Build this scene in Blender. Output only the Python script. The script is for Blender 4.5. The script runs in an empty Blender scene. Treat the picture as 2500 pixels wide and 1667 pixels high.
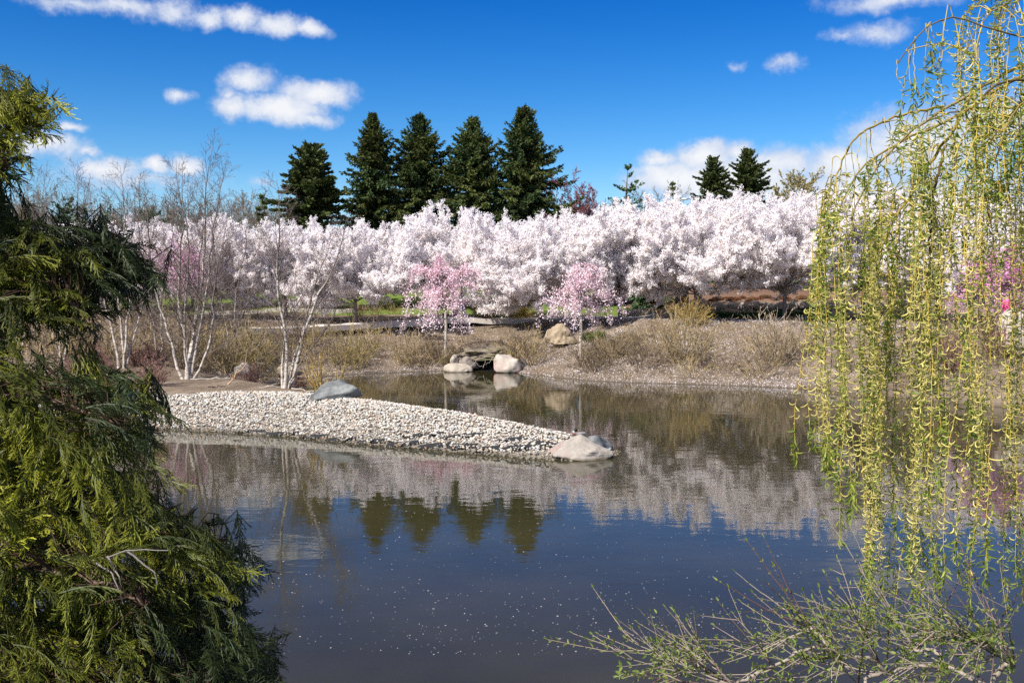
import bpy, bmesh, math, random
import numpy as np
from mathutils import Vector, noise as mnoise, Matrix
PI = math.pi
F = 2430.0; CX = 1250.0; HOR = 710.0; CAMZ = 3.34
S = bpy.context.scene
COL = S.collection
rs = np.random.RandomState

# ------------------------------------------------------------------ camera helpers
def P(px, py, d):
    """a point of the place: the one seen at photo pixel (px,py) when it stands d metres away"""
    return np.array([(px-CX)/F*d, d, CAMZ-(py-HOR)/F*d])

# ------------------------------------------------------------------ object helpers
def tag(o, label=None, cat=None, group=None, kind=None):
    if label: o['label'] = label
    if cat: o['category'] = cat
    if group: o['group'] = group
    if kind: o['kind'] = kind
    return o
def empty(name, loc=(0,0,0), rz=0, sc=1.0):
    o = bpy.data.objects.new(name, None); COL.objects.link(o)
    o.empty_display_size = .2
    o.location = loc; o.rotation_euler = (0,0,rz); o.scale = (sc,sc,sc)
    return o
def obj(name, me, mat=None, parent=None, loc=None):
    o = bpy.data.objects.new(name, me); COL.objects.link(o)
    if mat is not None and len(me.materials) == 0: me.materials.append(mat)
    if parent: o.parent = parent
    if loc is not None: o.location = loc
    return o
def copy_tree(o, parent=None):
    c = o.copy(); COL.objects.link(c)
    if parent: c.parent = parent
    for ch in list(o.children): copy_tree(ch, c)
    return c

class Geo:
    """collects vertices, faces and per-vertex colours"""
    def __init__(s): s.v=[]; s.f={3:[],4:[]}; s.c=[]; s.n=0
    def add(s, v, f, col=None):
        v = np.asarray(v, float).reshape(-1,3); f = np.asarray(f, np.int64)
        if len(v) == 0: return
        s.v.append(v); s.f[f.shape[1]].append(f+s.n); s.n += len(v)
        if col is None: col = np.ones(3)
        col = np.asarray(col, float)
        if col.ndim == 1: col = np.tile(col, (len(v),1))
        s.c.append(col)
    def mesh(s, name, smooth=False):
        v = np.concatenate(s.v); c = np.concatenate(s.c)
        me = bpy.data.meshes.new(name)
        me.vertices.add(len(v)); me.vertices.foreach_set('co', v.astype(np.float32).ravel())
        idx=[]; st=[]; tot=[]; k=0
        for n in (3,4):
            for f in s.f[n]:
                idx.append(f.ravel()); m=len(f)
                st.append(np.arange(m)*n+k); tot.append(np.full(m,n)); k += m*n
        idx = np.concatenate(idx); st=np.concatenate(st); tot=np.concatenate(tot)
        me.loops.add(len(idx)); me.loops.foreach_set('vertex_index', idx.astype(np.int32))
        me.polygons.add(len(st)); me.polygons.foreach_set('loop_start', st.astype(np.int32))
        me.polygons.foreach_set('loop_total', tot.astype(np.int32))
        me.polygons.foreach_set('use_smooth', np.full(len(st), smooth))
        a = me.color_attributes.new('tint','FLOAT_COLOR','POINT')
        a.data.foreach_set('color', np.c_[c, np.ones(len(c))].astype(np.float32).ravel())
        me.update(calc_edges=True); me.validate()
        return me
def norm(a): return a/np.maximum(np.linalg.norm(a,axis=-1,keepdims=True),1e-9)
def frame(d):
    d = norm(d); up = np.tile([0.,0,1.],(len(d),1)); m = np.abs(d[:,2])>.95; up[m]=[1.,0,0]
    a = norm(np.cross(up,d)); b = np.cross(d,a); return a,b
def segs(g, p0,p1,r0,r1,sides=3,col=None):
    p0=np.asarray(p0,float);p1=np.asarray(p1,float);r0=np.asarray(r0,float);r1=np.asarray(r1,float)
    n=len(p0)
    if n==0: return
    a,b = frame(p1-p0)
    th = np.arange(sides)/sides*2*PI
    ring = np.cos(th)[None,:,None]*a[:,None,:]+np.sin(th)[None,:,None]*b[:,None,:]
    e = norm(p1-p0)*(r1[:,None]*.4)
    v = np.concatenate([p0[:,None]+ring*r0[:,None,None], (p1+e)[:,None]+ring*r1[:,None,None]],1)
    base = (np.arange(n)*2*sides)[:,None]
    i = np.arange(sides); j=(i+1)%sides
    f = np.stack([i,j,j+sides,i+sides],1)[None]+base[:,:,None]
    c = None
    if col is not None:
        c = np.asarray(col,float)
        if c.ndim==2: c = np.repeat(c,2*sides,axis=0)
    g.add(v.reshape(-1,3), f.reshape(-1,4), c)
def tube(g, pts, rad, sides=8, col=None, cap=True):
    pts=np.asarray(pts,float); n=len(pts); rad=np.broadcast_to(rad,(n,)).astype(float)
    d=np.gradient(pts,axis=0); a,b=frame(d)
    for k in range(1,n):            # keep the frames from twisting
        aa = a[k-1]-d[k]*np.dot(a[k-1],d[k])/max(np.dot(d[k],d[k]),1e-9); a[k]=aa/max(np.linalg.norm(aa),1e-9)
        b[k]=np.cross(norm(d[k:k+1])[0],a[k])
    th=np.arange(sides)/sides*2*PI
    v=pts[:,None]+(np.cos(th)[None,:,None]*a[:,None]+np.sin(th)[None,:,None]*b[:,None])*rad[:,None,None]
    i=np.arange(sides); j=(i+1)%sides; F_=[]
    for k in range(n-1): F_.append(np.stack([k*sides+i,k*sides+j,(k+1)*sides+j,(k+1)*sides+i],1))
    c=None
    if col is not None:
        c=np.asarray(col,float)
        if c.ndim==2: c=np.repeat(c,sides,axis=0)
    v=v.reshape(-1,3)
    g.add(v,np.concatenate(F_),c)
    if cap:
        for k in (0,n-1):
            ring=v[k*sides:(k+1)*sides]; vv=np.vstack([ring,pts[k]])
            ff=np.stack([i,j,np.full(sides,sides)],1)
            g.add(vv,ff,None if c is None else (c if c.ndim==1 else c[k*sides]))
def stamp(g, tv, tf, R, pos, sc=None, col=None, tcol=None):
    """copies of a small template: R (m,3,3), pos (m,3)"""
    m=len(pos)
    if m==0: return
    v=np.einsum('mij,nj->mni',R,tv)
    if sc is not None:
        sc=np.asarray(sc,float); v=v*(sc if sc.ndim==0 else sc.reshape(m,1,-1))
    v=v+np.asarray(pos)[:,None]
    f=tf[None]+(np.arange(m)*len(tv))[:,None,None]
    c=None
    if col is not None:
        c=np.repeat(np.asarray(col)[:,None,:],len(tv),1)
        if tcol is not None: c=c*tcol[None]
        c=c.reshape(-1,3)
    g.add(v.reshape(-1,3),f.reshape(-1,tf.shape[1]),c)
def randrot(r,m):
    q=r.normal(size=(m,4)); q/=np.linalg.norm(q,axis=1,keepdims=True); w,x,y,z=q.T
    return np.stack([1-2*(y*y+z*z),2*(x*y-z*w),2*(x*z+y*w),2*(x*y+z*w),1-2*(x*x+z*z),2*(y*z-x*w),2*(x*z-y*w),2*(y*z+x*w),1-2*(x*x+y*y)],1).reshape(-1,3,3)
def axisrot(d, roll):
    """template x axis -> d, rolled"""
    d=norm(np.asarray(d,float)); a,b=frame(d); c=np.cos(roll)[:,None]; s=np.sin(roll)[:,None]
    A=a*c+b*s; B=np.cross(d,A)
    return np.stack([d,A,B],2)
QUAD=np.array([[-.5,-.5,0],[.5,-.5,.0],[.5,.5,0],[-.5,.5,0]]); QF=np.array([[0,1,2,3]])
HEX=np.array([[math.cos(a)*.5,math.sin(a)*.5,.12*((i%2)*2-1)] for i,a in enumerate(np.arange(6)/6*2*PI)]+[[0,0,0.05]])
HF=np.array([[i,(i+1)%6,6] for i in range(6)])
t_=(1+5**.5)/2
ICO=norm(np.array([[-1,t_,0],[1,t_,0],[-1,-t_,0],[1,-t_,0],[0,-1,t_],[0,1,t_],[0,-1,-t_],[0,1,-t_],[t_,0,-1],[t_,0,1],[-t_,0,-1],[-t_,0,1]],float))
ICF=np.array([[0,11,5],[0,5,1],[0,1,7],[0,7,10],[0,10,11],[1,5,9],[5,11,4],[11,10,2],[10,7,6],[7,1,8],[3,9,4],[3,4,2],[3,2,6],[3,6,8],[3,8,9],[4,9,5],[2,4,11],[6,2,10],[8,6,7],[9,8,1]])

# ------------------------------------------------------------------ node / material helpers
class NT:
    def __init__(s,t): s.t=t; s.n=t.nodes; s.l=t.links
    def new(s,ty,**k):
        n=s.n.new(ty)
        for a,b in k.items():
            if a=='ins':
                for q,w in b.items():
                    if isinstance(w,bpy.types.NodeSocket): s.l.new(w,n.inputs[q])
                    else: n.inputs[q].default_value=w
            else: setattr(n,a,b)
        return n
    def math(s,op,a,b=0.0,c=0.0,clamp=False):
        return s.new('ShaderNodeMath',operation=op,use_clamp=clamp,ins={0:a,1:b,2:c}).outputs[0]
    def mix(s,fac,a,b,mode='MIX'):
        n=s.new('ShaderNodeMix',data_type='RGBA',blend_type=mode,ins={0:fac,6:a,7:b}); return n.outputs[2]
    def ramp(s,fac,stops):
        n=s.new('ShaderNodeValToRGB',ins={0:fac}); e=n.color_ramp.elements
        while len(e)<len(stops): e.new(.5)
        for x,(p,c) in zip(e,stops): x.position=p; x.color=tuple(c)+(1,) if len(c)==3 else c
        return n.outputs[0]
    def noise(s,vec,scale,detail=4,rough=.6,dist=0):
        return s.new('ShaderNodeTexNoise',ins={'Vector':vec,'Scale':scale,'Detail':detail,'Roughness':rough,'Distortion':dist}).outputs[0]
    def mrange(s,v,a,b,c=0.,d=1.,t='LINEAR'):
        return s.new('ShaderNodeMapRange',interpolation_type=t,ins={0:v,1:a,2:b,3:c,4:d}).outputs[0]
def newmat(name):
    m=bpy.data.materials.new(name); m.use_nodes=True; m.node_tree.nodes.clear(); return m,NT(m.node_tree)
def C3(c): return (c[0],c[1],c[2],1.)
def mat_leaf(name,base,trans=.35,var=.25,rough=.6,spec=.2,scale=1.2,alt=None):
    """foliage or petals: base colour times the vertex tint, uneven from clump to clump, light passing through"""
    m,n=newmat(name)
    at=n.new('ShaderNodeAttribute',attribute_name='tint').outputs['Color']
    g=n.new('ShaderNodeNewGeometry').outputs['Position']
    ns=n.noise(g,scale,3); v=n.mrange(ns,.3,.7,1-var,1+var)
    col=n.mix(1.,C3(base),at,'MULTIPLY')
    if alt is not None: col=n.mix(n.mrange(n.noise(g,scale*.7,2),.42,.6),col,n.mix(1.,C3(alt),at,'MULTIPLY'))
    col=n.new('ShaderNodeVectorMath',operation='SCALE',ins={0:col,3:v}).outputs[0]
    p=n.new('ShaderNodeBsdfPrincipled',ins={'Base Color':col,'Roughness':rough,'Specular IOR Level':spec})
    t=n.new('ShaderNodeBsdfTranslucent',ins={'Color':col})
    mx=n.new('ShaderNodeMixShader',ins={0:trans,1:p.outputs[0],2:t.outputs[0]})
    n.new('ShaderNodeOutputMaterial',ins={0:mx.outputs[0]}); return m
def mat_bark(name,base,dark=.5,scale=9.,tint=True,rough=.85,bump=.5):
    m,n=newmat(name)
    tc=n.new('ShaderNodeTexCoord').outputs['Object']
    mp=n.new('ShaderNodeMapping',ins={'Vector':tc,'Scale':(1,1,.35)}).outputs[0]
    ns=n.noise(mp,scale,6,.7)
    col=n.mix(n.mrange(ns,.3,.7),C3([c*dark for c in base]),C3(base))
    if tint: col=n.mix(1.,col,n.new('ShaderNodeAttribute',attribute_name='tint').outputs['Color'],'MULTIPLY')
    b=n.new('ShaderNodeBump',ins={'Strength':bump,'Distance':.02,'Height':ns}).outputs[0]
    p=n.new('ShaderNodeBsdfPrincipled',ins={'Base Color':col,'Roughness':rough,'Specular IOR Level':.2,'Normal':b})
    n.new('ShaderNodeOutputMaterial',ins={0:p.outputs[0]}); return m
def mat_birch(name):
    m,n=newmat(name)
    tc=n.new('ShaderNodeTexCoord').outputs['Object']
    mp=n.new('ShaderNodeMapping',ins={'Vector':tc,'Scale':(2.5,2.5,11)}).outputs[0]
    ns=n.noise(mp,1.6,4,.7)
    band=n.mrange(ns,.52,.60)
    pe=n.noise(tc,6,3)
    white=n.mix(n.mrange(pe,.42,.7),(.48,.43,.375,1),(.26,.195,.15,1))
    wh=n.mix(band,white,(.10,.075,.06,1))
    at=n.new('ShaderNodeAttribute',attribute_name='tint').outputs['Color']
    r=n.new('ShaderNodeSeparateColor',ins={0:at}).outputs[0]      # 1 on old white bark, 0 on young brown bark
    col=n.mix(n.mrange(n.math('ADD',r,n.math('MULTIPLY',n.math('SUBTRACT',ns,.5),1.2)),.35,.6),(.115,.085,.07,1),wh)
    b=n.new('ShaderNodeBump',ins={'Strength':.3,'Distance':.01,'Height':ns}).outputs[0]
    p=n.new('ShaderNodeBsdfPrincipled',ins={'Base Color':col,'Roughness':.7,'Normal':b})
    n.new('ShaderNodeOutputMaterial',ins={0:p.outputs[0]}); return m
def mat_rock(name,c1,c2,c3=None,scale=3.,c3w=.55,rough=.8,wet=True,bump=.6):
    m,n=newmat(name)
    tc=n.new('ShaderNodeTexCoord').outputs['Object']
    a=n.noise(tc,scale,6,.65,.4); f=n.noise(tc,scale*14,4,.7); v=n.noise(tc,scale*.5,3,.5,1.2)
    col=n.mix(n.mrange(a,.35,.65),C3(c1),C3(c2))
    if c3 is not None: col=n.mix(n.mrange(v,c3w,c3w+.08),col,C3(c3))
    col=n.mix(n.mrange(f,.35,.75,0,.35),col,(.03,.028,.026,1))
    vor=n.new('ShaderNodeTexVoronoi',feature='DISTANCE_TO_EDGE',ins={'Vector':n.mix(.35,tc,n.new('ShaderNodeTexNoise',ins={'Vector':tc,'Scale':2.}).outputs[1]),'Scale':scale*.55}).outputs[0]
    crack=n.mrange(vor,0.,.012,.35,0.)
    col=n.mix(n.math('MULTIPLY',crack,n.mrange(a,.45,.6)),col,(.03,.025,.02,1))
    if wet:      # damp, silty foot where the pond laps the stone
        z=n.new('ShaderNodeSeparateXYZ',ins={0:n.new('ShaderNodeNewGeometry').outputs['Position']}).outputs[2]
        w=n.mrange(n.math('ADD',z,n.math('MULTIPLY',n.math('SUBTRACT',a,.5),.06)),.015,.06,1.,0.)
        col=n.mix(n.math('MULTIPLY',w,.8),col,(.07,.05,.03,1))
    h=n.math('ADD',n.math('MULTIPLY',a,1.),n.math('MULTIPLY',f,.25))
    h=n.math('SUBTRACT',h,n.math('MULTIPLY',crack,.3))
    b=n.new('ShaderNodeBump',ins={'Strength':bump,'Distance':.04,'Height':h}).outputs[0]
    p=n.new('ShaderNodeBsdfPrincipled',ins={'Base Color':col,'Roughness':rough,'Normal':b,'Specular IOR Level':.3})
    n.new('ShaderNodeOutputMaterial',ins={0:p.outputs[0]}); return m
def mat_plain(name,c,rough=.6,metal=0.,var=.12,scale=12.):
    m,n=newmat(name)
    tc=n.new('ShaderNodeTexCoord').outputs['Object']; ns=n.noise(tc,scale,4)
    col=n.new('ShaderNodeVectorMath',operation='SCALE',ins={0:C3(c)[:3],3:n.mrange(ns,.3,.7,1-var,1+var)}).outputs[0]
    p=n.new('ShaderNodeBsdfPrincipled',ins={'Base Color':col,'Roughness':rough,'Metallic':metal})
    n.new('ShaderNodeOutputMaterial',ins={0:p.outputs[0]}); return m
def mat_tint(name,rough=.6,var=.15,scale=8.):
    m,n=newmat(name)
    at=n.new('ShaderNodeAttribute',attribute_name='tint').outputs['Color']
    ns=n.noise(n.new('ShaderNodeNewGeometry').outputs['Position'],scale,4)
    col=n.new('ShaderNodeVectorMath',operation='SCALE',ins={0:at,3:n.mrange(ns,.3,.7,1-var,1+var)}).outputs[0]
    p=n.new('ShaderNodeBsdfPrincipled',ins={'Base Color':col,'Roughness':rough,'Specular IOR Level':.3})
    n.new('ShaderNodeOutputMaterial',ins={0:p.outputs[0]}); return m

# ------------------------------------------------------------------ pond outline and terrain height
SPIT=[(-30,27.5),(-20,25.8),(-12,24.6),(-7.94,23.7),(-5.35,22.8),(-3.56,21.6),(-1.59,20.7),(-.23,19.9),(.97,19.4),(1.75,19.55),(2.2,20.2),(2.25,20.9),
      (1.7,22.0),(.4,23.9),(-1.2,25.5),(-3.0,27.2),(-4.9,29.2),(-7.0,32.0),(-8.9,34.9)]
FAR=[(-8.6,36.6),(-7.6,38.4),(-6.4,39.8),(-4.5,40.8),(-2.6,41.6),(-1.9,42.2),(-.9,42.1),(-.4,41.4),(1.2,38.9),(2.9,36.8),(4.7,36.0),(7.2,35.3),(9.0,34.4),(10.6,33.4),(12.0,31.2),(14.0,28.4),(18,26.),(26,24.5),(36,22)]
NEAR=[(38,10),(14,7.2),(7,6.2),(3,5.9),(0,6.0),(-3,6.0),(-8,6.4),(-15,7.5),(-30,10)]
POND=np.array(SPIT+FAR+NEAR,float)
# rounded outline (two rounds of corner cutting)
for _ in range(2):
    q=np.roll(POND,-1,0); POND=np.stack([POND*.75+q*.25,POND*.25+q*.75],1).reshape(-1,2)
def sdist(x,y):
    """distance to the shoreline, positive on land"""
    x=np.asarray(x,float); y=np.asarray(y,float); sh=x.shape; x=x.ravel(); y=y.ravel()
    best=np.full(x.shape,1e9); inside=np.zeros(x.shape,bool)
    A=POND; B=np.roll(POND,-1,0)
    for (ax,ay),(bx,by) in zip(A,B):
        ex,ey=bx-ax,by-ay; t=np.clip(((x-ax)*ex+(y-ay)*ey)/(ex*ex+ey*ey),0,1)
        d=(x-ax-t*ex)**2+(y-ay-t*ey)**2; best=np.minimum(best,d)
        c=((ay>y)!=(by>y)); 
        with np.errstate(divide='ignore',invalid='ignore'):
            xi=(bx-ax)*(y-ay)/(by-ay)+ax
        inside^=c&(x<xi)
    d=np.sqrt(best); return np.where(inside,-d,d).reshape(sh)
def snoise(x,y,s,seed=0.):
    """cheap smooth value noise"""
    x=np.asarray(x,float)*s+seed*17.3; y=np.asarray(y,float)*s+seed*5.1
    xi=np.floor(x); yi=np.floor(y); fx=x-xi; fy=y-yi; fx=fx*fx*(3-2*fx); fy=fy*fy*(3-2*fy)
    h=lambda a,b: np.modf(np.abs(np.sin(a*127.1+b*311.7)*43758.5453))[0]
    return (h(xi,yi)*(1-fx)+h(xi+1,yi)*fx)*(1-fy)+(h(xi,yi+1)*(1-fx)+h(xi+1,yi+1)*fx)*fy-.5
def H(x,y,sd=None):
    x=np.asarray(x,float); y=np.asarray(y,float)
    if sd is None: sd=sdist(x,y)
    cap=np.interp(y,[0,8,9,24,30,35,40,45,50,55,62,70,80,100,400,900],[1.7,1.7,.62,.62,.78,.95,1.6,2.05,1.95,2.15,2.65,3.6,4.2,4.6,6,6])
    # the mulch slope over the stone wall, right of the middle
    rt=np.clip((x-6.5)/3.,0,1); rt=rt*rt*(3-2*rt)
    capr=np.interp(y,[0,8,9,24,30,35,40,44,48.4,49.6,53,60,100,400,900],[1.7,1.7,.62,.62,.8,1.2,1.9,2.05,2.15,2.75,3.25,3.5,4.4,6,6])
    cap=np.where(y>30,cap*(1-rt)+capr*rt,cap)
    slope=np.where(y<12,.62,np.interp(y,[12,28,34],[.31,.29,.25]))
    s=np.maximum(sd,0); a=slope*s
    k=.12; h=np.clip(.5+.5*(cap-a)/k/2,0,1); hm=cap*(1-h)+a*h-k*h*(1-h)*.5
    hm=hm+ (snoise(x,y,.35,1)*.22+snoise(x,y,1.1,2)*.07)*np.clip(s/3,0,1)*np.where((y>33)|(y<12),1,.35)
    return np.where(sd>0,hm,np.maximum(sd*.55,-1.6))
def Hs(x,y): return float(H(np.array([x]),np.array([y]))[0])
def G(px,d,dz=0.):
    x=(px-CX)/F*d; return (x,d,Hs(x,d)+dz)
def gravel_mask(x,y,sd):
    b=np.interp(x,[-16,-8,-5.2,-4.6],[26.6,26.2,26.0,25.9])+snoise(x,y,1.2,4)*.35
    return (sd>-.35)&(y>18)&(y<33)&(x>-16)&(x<3)&((y<b)|(x>-4.6+ (y-26)*(-.28)+snoise(x,y,1.5,7)*.3))&(y<31)
def axis_coords(c0,c1,step,lo,hi,g=1.12):
    a=list(np.arange(c0,c1+1e-6,step)); s=step; v=a[-1]
    while v<hi: s*=g; v+=s; a.append(v)
    s=step; v=a[0]; pre=[]
    while v>lo: s*=g; v-=s; pre.append(v)
    return np.array(pre[::-1]+a)
xs=axis_coords(-18,18,.14,-700,700); ys=axis_coords(17,57,.14,-60,1200)
ys=np.unique(np.concatenate([ys[(ys<1.)|(ys>17)],np.arange(1.,17.,.3)]))
X,Y=np.meshgrid(xs,ys); SD=sdist(X,Y); Z=H(X,Y,SD)
gm=gravel_mask(X,Y,SD); Z=np.where(gm,Z-.05,Z)
nx,ny=len(xs),len(ys)
ii=(np.arange(ny-1)[:,None]*nx+np.arange(nx-1)[None]).ravel()
FQ=np.stack([ii,ii+1,ii+nx+1,ii+nx],1)
# masks: R gravel bed, G lawn, B fallen petals
PXc=X/np.maximum(Y,1)*F+CX
lawn=np.clip((Y-(52.8+snoise(X,Y,.4,3)*2))/1.,0,1)*np.where(X>6.2+snoise(X,Y,.5,9)*.8,0,1)
lawn=np.maximum(lawn,np.where((X>9)&(Y>46.3)&(Y<48.4),.9,0)); lawn=np.maximum(lawn,np.clip((Y-75)/3,0,1))
lawn=np.maximum(lawn,np.where(Y<9,.5,0))
pet=np.clip((SD-.0)/.6,0,1)*np.where(Y>34,1,0)*(.55+snoise(X,Y,.25,5)*.9)
gg=Geo(); gg.add(np.stack([X,Y,Z],-1).reshape(-1,3),FQ,np.stack([gm*1.,lawn,np.clip(pet,0,1)],-1).reshape(-1,3))
m,n=newmat('ground_soil')
pos=n.new('ShaderNodeNewGeometry').outputs['Position']
at=n.new('ShaderNodeSeparateColor',ins={0:n.new('ShaderNodeAttribute',attribute_name='tint').outputs['Color']})
n1=n.noise(pos,.8,5); n2=n.noise(pos,22,5,.75); n3=n.noise(pos,5,4)
mulch=n.ramp(n.math('ADD',n.math('MULTIPLY',n2,.75),n.math('MULTIPLY',n3,.25)),[(.32,(.035,.026,.018)),(.5,(.15,.112,.078)),(.66,(.32,.25,.185))])
mulch=n.mix(n.mrange(n1,.45,.65,0,.5),mulch,(.10,.075,.055,1)); mulch=n.mix(n.mrange(n.noise(pos,.45,4,.6,.5),.5,.62,0,.5),mulch,(.26,.20,.15,1))
red=n.mrange(n.new('ShaderNodeSeparateXYZ',ins={0:pos}).outputs[1],48.8,50.5)
rx=n.mrange(n.new('ShaderNodeSeparateXYZ',ins={0:pos}).outputs[0],5.5,8)
mulch=n.mix(n.math('MULTIPLY',n.math('MULTIPLY',red,rx),.75),mulch,n.ramp(n2,[(.3,(.05,.025,.017)),(.6,(.19,.105,.07)),(.75,(.36,.25,.18))]))
grass=n.ramp(n.noise(pos,9,5,.7),[(.3,(.05,.085,.014)),(.55,(.12,.17,.028)),(.75,(.24,.24,.06))])
c=n.mix(n.mrange(n.math('ADD',at.outputs[1],n.math('MULTIPLY',n.math('SUBTRACT',n3,.5),.5)),.4,.6),mulch,grass)
z=n.new('ShaderNodeSeparateXYZ',ins={0:pos}).outputs[2]
c=n.mix(n.mrange(z,-.02,.10,1,0),c,(.085,.065,.045,1))
c=n.mix(at.outputs[0],c,n.ramp(n2,[(.35,(.06,.052,.045)),(.6,(.30,.26,.21))]))
b=n.new('ShaderNodeBump',ins={'Strength':.9,'Distance':.05,'Height':n2}).outputs[0]
p=n.new('ShaderNodeBsdfPrincipled',ins={'Base Color':c,'Roughness':.9,'Specular IOR Level':.15,'Normal':b})
n.new('ShaderNodeOutputMaterial',ins={0:p.outputs[0]})
ground=obj('ground',gg.mesh('ground',True),m); tag(ground,'grey brown mulched banks and lawn around the pond','ground',kind='structure')

# water sheet: from the near bank to far beyond the sides, with a murky body
m,n=newmat('pond_water')
pos=n.new('ShaderNodeNewGeometry').outputs['Position']
mp=n.new('ShaderNodeMapping',ins={'Vector':pos,'Scale':(1.,1.9,1.)}).outputs[0]
w1=n.noise(mp,1.4,2,.5,.3); w2=n.noise(mp,7.,2,.5); w3=n.noise(mp,.28,2)
patch=n.mrange(w3,.4,.62,.35,1.)
h=n.math('ADD',n.math('MULTIPLY',w1,.0022),n.math('MULTIPLY',n.math('MULTIPLY',w2,.0006),patch))
b=n.new('ShaderNodeBump',ins={'Strength':1.,'Distance':1.,'Height':h}).outputs[0]
silt=n.mix(n.mrange(n.noise(pos,.35,3),.35,.65),(.023,.021,.009,1),(.034,.030,.014,1))
p=n.new('ShaderNodeBsdfPrincipled',ins={'Base Color':silt,'Roughness':.02,'IOR':1.333,'Specular IOR Level':.5,'Normal':b})
n.new('ShaderNodeOutputMaterial',ins={0:p.outputs[0]})
g=Geo(); wx=[-45,-20,0,20,45]; wy=[4.,12,22,34,45]
WX,WY=np.meshgrid(wx,wy); k=(np.arange(4)[:,None]*5+np.arange(4)[None]).ravel()
g.add(np.stack([WX,WY,WX*0],-1).reshape(-1,3),np.stack([k,k+1,k+6,k+5],1))
water=obj('pond_water',g.mesh('pond_water'),m); tag(water,'murky olive pond water mirroring blossom, spruces and deep blue sky','water',kind='structure')

# ------------------------------------------------------------------ sky, sun, camera
SUN_DIR=Vector((-.66,-.64,.92)).normalized()          # towards the sun: left of the view and a little behind
elev=math.asin(SUN_DIR.z); azim=math.atan2(SUN_DIR.x,SUN_DIR.y)
w=bpy.data.worlds.new('World'); S.world=w; w.use_nodes=True; w.node_tree.nodes.clear(); n=NT(w.node_tree)
sky=n.new('ShaderNodeTexSky'); sky.sky_type='NISHITA'; sky.sun_disc=False; sky.sun_elevation=elev; sky.sun_rotation=azim
sky.air_density=1.0; sky.dust_density=.15; sky.ozone_density=3.5; sky.altitude=200
sc_=n.new('ShaderNodeHueSaturation',ins={'Saturation':1.42,'Value':1.,'Color':sky.outputs[0]}).outputs[0]
d=n.new('ShaderNodeVectorMath',operation='NORMALIZE',ins={0:n.new('ShaderNodeTexCoord').outputs['Generated']}).outputs[0]
sx=n.new('ShaderNodeSeparateXYZ',ins={0:d})
az=n.math('ARCTAN2',sx.outputs[0],sx.outputs[1]); el=n.math('ARCSINE',sx.outputs[2])
# the blue deepens away from the horizon (a clear dry sky seen across the sun)
deep=n.mrange(el,.02,.36,0,1)
tintc=n.mix(deep,(1.0,1.02,1.04,1),(.0,.43,.83,1))
sc_=n.mix(1.,sc_,tintc,'MULTIPLY')
A2=n.new('ShaderNodeCombineXYZ',ins={0:az,1:el,2:0.}).outputs[0]
nz=n.new('ShaderNodeTexNoise',ins={'Vector':A2,'Scale':26.,'Detail':6.,'Roughness':.6})
dsp=n.new('ShaderNodeVectorMath',operation='SCALE',ins={0:n.new('ShaderNodeVectorMath',operation='SUBTRACT',ins={0:nz.outputs[1],1:(.5,.5,.5)}).outputs[0],3:.026}).outputs[0]
A3=n.new('ShaderNodeVectorMath',operation='ADD',ins={0:A2,1:dsp}).outputs[0]
CL=[(190,22,120,24,.62),(330,32,120,24,.66),(440,38,60,26,.7),(520,58,50,24,.8),(600,55,66,24,.8),(690,76,70,25,.88),(770,84,46,19,.85),
 (572,268,48,30,1.),(612,205,62,32,.85),(562,238,26,26,.7),(775,236,95,32,1.1),(700,272,100,34,1.15),(765,296,70,16,.8),
 (447,235,32,20,.62),(100,355,100,30,1.),(190,311,34,15,.75),(228,373,28,12,.7),(265,415,85,30,.95),(385,406,32,20,1.),(460,406,46,24,1.1),(330,442,190,26,.55),
 (1612,395,60,20,.8),(1715,390,80,38,1.15),(1790,378,46,28,1.),(1640,440,120,44,1.2),(1780,440,180,60,1.2),(1905,405,100,40,.95),(2050,405,130,48,.9),(2240,360,170,90,.95),(2420,300,160,60,.9),(2050,460,160,50,1.),(2300,470,300,60,.8),
 (2130,88,75,28,.62),(2040,95,45,16,.5),(1898,165,50,20,.55),(2180,8,160,24,.75),(1790,170,20,12,.45),(2335,148,34,16,.4),(640,447,30,14,.55),(-120,330,130,60,.9),(2750,380,200,80,.9)]
PITCH=math.atan((833.5-HOR)/F)
acc=None
for cx,cy,rx,ry,wt in CL:
    v=P(cx,cy,1.)-np.array([0,0,CAMZ]); a0=math.atan2(v[0],v[1]); e0=math.atan2(v[2],math.hypot(v[0],v[1]))
    kx=F*1.28/rx*1.; ky=F/1.28/ry
    kx=F/(1.38*rx); ky=F/(1.38*ry)
    mm=n.new('ShaderNodeVectorMath',operation='MULTIPLY_ADD',ins={0:A3,1:(kx,ky,0),2:(-a0*kx,-e0*ky,0)}).outputs[0]
    ln=n.new('ShaderNodeVectorMath',operation='LENGTH',ins={0:mm}).outputs['Value']
    t=n.math('MULTIPLY_ADD',ln,-wt,wt)
    acc=t if acc is None else n.math('SMOOTH_MAX',acc,t,.08)
nf=n.noise(A2,64.,8,.7)
dens=n.math('ADD',acc,n.math('MULTIPLY',n.math('SUBTRACT',nf,.5),.8))
alpha=n.mrange(dens,.02,.70,0,.95,'SMOOTHSTEP')
lowhaze=n.mrange(el,.0,.13,.42,0.,'SMOOTHSTEP')
shade=n.mrange(n.math('ADD',dens,n.math('MULTIPLY',n.math('SUBTRACT',nz.outputs[0],.5),1.1)),.25,1.0)
ccol=n.mix(shade,(4.0,4.6,5.9,1),(6.5,6.55,6.7,1))
cs=n.mix(lowhaze,sc_,(3.6,4.9,6.6,1)); cs=n.mix(alpha,cs,ccol)
over=n.math('MULTIPLY',n.mrange(el,.50,.75,0,1),n.mrange(n.noise(d,2.6,5,.6),.42,.60,.15,.85))   # unseen broken cloud overhead, added for whiter, brighter ambient fill
cs=n.mix(over,cs,(9.6,9.4,9.2,1))
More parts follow.
